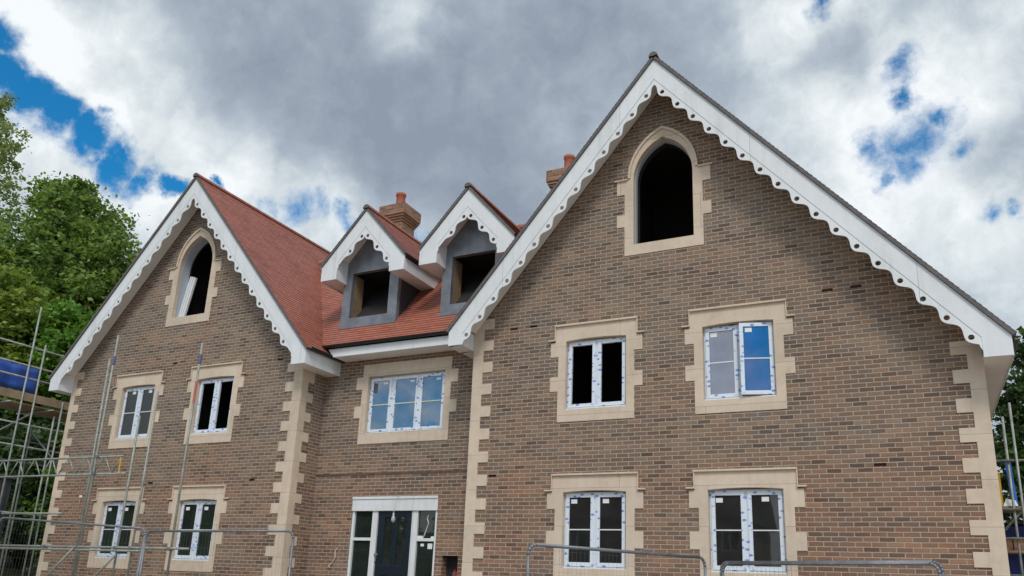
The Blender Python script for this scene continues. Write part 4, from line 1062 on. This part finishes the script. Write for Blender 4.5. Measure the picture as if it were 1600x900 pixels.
# ============================================================ trees
rng = np.random.default_rng(5)
def leaves_mesh(name, lobes, count, size, m, parent, seed=0, hollow=.30):
    rg = np.random.default_rng(seed)
    big = list(lobes); lobes = list(lobes)
    for l in big:                       # small outlying sprays that break up the outline
        for _ in range(6):
            d = rg.normal(size=3); d /= np.linalg.norm(d); k = rg.uniform(.22, .36)
            lobes.append((l[0]+d[0]*l[3]*1.0, l[1]+d[1]*l[4]*1.0, l[2]+d[2]*l[5]*1.0, l[3]*k, l[4]*k, l[5]*k))
    vol = np.array([l[3]*l[4]*l[5] for l in lobes])**.7; vol /= vol.sum()
    pts = []
    for l, f in zip(lobes, vol):
        n = int(count*f)
        # clumps of leaves spread through the outer part of each lobe
        nc = max(6, n//55)
        d = rg.normal(size=(nc, 3)); d /= np.linalg.norm(d, axis=1)[:, None]
        r = hollow+(1-hollow)*rg.random(nc)**.6
        r *= 1+.16*rg.normal(size=nc)
        cc = d*r[:, None]*np.array(l[3:6])+np.array(l[:3])
        idx = rg.integers(0, nc, n)
        sp = .105*min(l[3:6])+.09
        p = cc[idx]+rg.normal(size=(n, 3))*sp*np.array([1, 1, .75])
        pts.append(p)
    P = np.concatenate(pts); n = len(P)
    a = rg.normal(size=(n, 3)); a[:, 2] *= .6; a /= np.linalg.norm(a, axis=1)[:, None]
    b = rg.normal(size=(n, 3)); b -= (b*a).sum(1)[:, None]*a; b /= np.linalg.norm(b, axis=1)[:, None]
    s = size*(.6+.8*rg.random(n))[:, None]
    V = np.stack([P-a*s*.5, P+b*s*.32, P+a*s*.5, P-b*s*.32], 1).reshape(-1, 3)
    me = bpy.data.meshes.new(name); me.vertices.add(4*n); me.vertices.foreach_set('co', V.ravel().astype('f'))
    me.loops.add(4*n); me.loops.foreach_set('vertex_index', np.arange(4*n, dtype='i'))
    me.polygons.add(n); me.polygons.foreach_set('loop_start', np.arange(0, 4*n, 4, dtype='i')); me.polygons.foreach_set('loop_total', np.full(n, 4, 'i'))
    me.update(); me.validate(); me.materials.append(m)
    o = bpy.data.objects.new(name, me); col.objects.link(o)
    o.parent = parent; o.matrix_parent_inverse = Matrix.Translation(-Vector(parent.location)); return o
def tree(kind, label, base, lobes, count, size, m, seed, tr=.28, cat='tree', group='trees and shrubs round the house'):
    x, y = base; z = gz(x, y)-.1
    t = thing(kind, label, cat, (x, y, z), group)
    leaves_mesh('crown', lobes, count, size, m, t, seed)
    rg = random.Random(seed); tk = MB()
    top = max(lobes, key=lambda l: l[2]); tx, ty, tz = top[0], top[1], top[2]
    p = Vector((x, y, z)); n = 7; prev = p; pr = tr
    for i in range(1, n+1):
        f = i/n; q = Vector((x+(tx-x)*f**1.3+rg.uniform(-.15, .15), y+(ty-y)*f**1.3+rg.uniform(-.15, .15), z+(tz-z)*f)); r_ = tr*(1-.8*f)
        tk.tube(prev, q, pr, 8, r_)
        prev, pr = q, r_
    for l in lobes:
        c = Vector(l[:3]); f = rg.uniform(.3, .6); st = Vector((x+(tx-x)*f**1.3, y+(ty-y)*f**1.3, z+(tz-z)*f))
        mid_ = st.lerp(c, .5)+Vector((rg.uniform(-.3, .3), rg.uniform(-.3, .3), .3))
        tk.tube(st, mid_, tr*.4, 6, tr*.25); tk.tube(mid_, c, tr*.25, 6, tr*.1)
        for _ in range(5):
            e = c+Vector((rg.uniform(-1, 1)*l[3], rg.uniform(-1, 1)*l[4], rg.uniform(-.6, 1)*l[5]))*.8
            tk.tube(c.lerp(mid_, .3), e, tr*.14, 5, tr*.03)
    tk.build('trunk', bark, t)
    return t
tree('oak_tree', 'big round dark green tree rising behind the left gable roof', (-24.2, 6.5),
     [(-24.0, 6.2, 15.9, 1.9, 2.0, 1.9), (-25.9, 6.6, 15.0, 1.8, 2.0, 2.0), (-22.3, 6.0, 14.4, 1.7, 1.9, 1.9), (-24.0, 6.6, 12.6, 2.8, 2.4, 2.2), (-21.3, 6.5, 12.3, 1.5, 1.9, 1.7), (-25.1, 6.3, 17.2, 1.1, 1.2, 1.0), (-26.8, 6.3, 13.0, 1.8, 2, 2)],
     60000, .20, leaf_green, 3, .32)
tree('poplar_tree', 'tall pale green poplar cut by the left edge of the picture', (-33.5, 7.5),
     [(-35.4, 7.5, 25.6, 1.0, .9, 1.7), (-34.3, 7.5, 22.6, 1.2, 1.2, 1.7), (-33.5, 7.5, 19.6, 1.2, 1.3, 1.8), (-33.7, 7.5, 16.6, 1.7, 1.6, 2.0), (-33.5, 7.5, 13.4, 2.0, 1.8, 2.2)],
     20000, .17, leaf_olive, 11, .3)
tree('maple_tree', 'yellowish green tree left of and below the big dark one', (-22.0, 2.4),
     [(-21.3, 2.4, 10.9, 1.5, 1.4, 1.0), (-22.6, 2.6, 10.0, 1.4, 1.4, 1.1), (-19.9, 2.4, 9.9, 1.2, 1.3, .9), (-23.0, 2.6, 12.0, 1.2, 1.2, 1.1), (-21.0, 2.5, 8.9, 1.9, 1.4, 1.0)],
     34000, .19, leaf_yellow, 21, .2)
tree('hazel_tree', 'bright fresh green bushy tree close behind the left eave of the house', (-19.6, 4.0),
     [(-19.3, 3.8, 9.4, 1.5, 1.4, 1.2), (-20.8, 4.0, 8.9, 1.5, 1.4, 1.2), (-18.3, 3.8, 8.3, 1.3, 1.3, 1.2), (-20.0, 4.0, 7.6, 1.9, 1.5, 1.2)],
     32000, .17, leaf_bright, 31, .15)
tree('laurel_bush', 'dark evergreen bush behind the far left scaffold platform', (-20.5, 3.4),
     [(-20.2, 3.6, 5.8, 2.0, 1.4, 1.6), (-22.4, 3.8, 5.6, 1.9, 1.4, 1.8), (-18.0, 3.6, 5.2, 1.6, 1.3, 1.6), (-19.4, 3.6, 3.6, 2.0, 1.4, 1.5), (-22.6, 3.6, 7.6, 1.8, 1.4, 1.4)],
     34000, .18, leaf_dark, 41, .12, 'bush')
tree('elder_bush', 'light green low bush showing through the scaffold beside the left corner', (-16.4, 3.4),
     [(-16.3, 3.3, 4.6, .9, .8, .6), (-15.6, 3.4, 3.3, 1.0, .8, .8), (-17.0, 3.4, 3.4, .9, .8, .8), (-16.0, 3.4, 2.0, 1.1, .8, .8)],
     12000, .12, leaf_bright, 51, .08, 'bush')
tree('ash_tree', 'dense dark tree filling the gap behind the left bank', (-30, 12),
     [(-29, 12, 9.0, 4.5, 2, 4.0), (-35, 12, 10, 4.5, 2, 5.0), (-24, 12, 7.5, 4, 2, 3.5), (-40, 13, 12, 4.5, 2, 5.5)],
     26000, .28, leaf_dark, 61, .35)
tree('sycamore_tree', 'dark green tree behind the right corner of the house', (13.2, 16.5),
     [(12.9, 16, 8.8, 1.9, 1.8, 1.9), (11.7, 16, 6.8, 1.4, 1.8, 1.8), (13.4, 16, 6.0, 2.4, 2, 2.2), (11.6, 16, 4.2, 1.5, 1.8, 1.8), (13.6, 16, 3.6, 2.4, 2, 2), (13.3, 16, 10.2, 1.4, 1.4, 1.2), (10.9, 16, 9.6, .5, .6, .5), (10.75, 15.5, 8.3, .7, .8, 1.0), (10.7, 15.5, 6.4, .7, .8, 1.2), (10.4, 15.5, 4.6, .7, .8, 1.2), (14.6, 16, 8.6, 2, 2, 2.6)],
     44000, .19, leaf_dark, 71, .3)

# ============================================================ opposite the house (seen only as reflections)
opp = thing('brick_house', 'plain brick house across the site mirrored in the lower windows', 'house', (-9, -34, .1))
wl = MB().prism([(-17, .1), (-1, .1), (-1, 6.0), (-17, 6.0)], -34, -33.7, [[(x, z), (x+1.1, z), (x+1.1, z+1.3), (x, z+1.3)] for x in (-15.5, -12, -8.5, -5, -2.6) for z in (1.4, 4.1)])
wl.box(-17, -16.7, -41, -34.001, .1, 6); wl.box(-1.3, -1, -41, -34.001, .1, 6); wl.box(-17, -1, -41.3, -41.001, .1, 6)
wl.build('wall', brick, opp)
for x in (-15.5, -12, -8.5, -5, -2.6):
    for z in (1.4, 4.1):
        w_ = MB().prism([(x, z), (x+1.1, z), (x+1.1, z+1.3), (x, z+1.3)], -33.9, -33.8, [[(x+.08, z+.08), (x+.51, z+.08), (x+.51, z+1.22), (x+.08, z+1.22)], [(x+.59, z+.08), (x+1.02, z+.08), (x+1.02, z+1.22), (x+.59, z+1.22)]]).build('window', white, opp)
        B(x+.08, x+1.02, -33.86, -33.85, z+.08, z+1.22).build('pane', glass, w_)
MB().prism([(-41.7, 5.8), (-33.2, 5.8), (-33.2, 6.0), (-37.5, 9.6), (-41.7, 6.0)], -17.4, -.6, axis='X').build('roof', simple('grey_brown_roof', (.12, .07, .055), .8, .3, 4), opp)
for i, (x, y, h, sd_) in enumerate(((-24, -26, 9.5, 81), (-31, -18, 9, 82), (-19, -38, 12.5, 83), (4.5, -40, 8, 84), (-36, -9, 9, 85))):
    tree('beech_tree', ['round tree facing the left wing across the site', 'wide tree on the left bank beyond the picture', 'tallest tree beside the opposite house', 'low tree right of the opposite house', 'tree at the foot of the left bank outside the picture'][i], (x, y),
         [(x, y, h*.62, h*.30, h*.30, h*.32), (x+1.8, y, h*.5, h*.22, h*.24, h*.22), (x-1.8, y+.6, h*.5, h*.24, h*.22, h*.24), (x, y, h*.82, h*.18, h*.18, h*.16)], 9000, .34, leaf_green, sd_, .25)
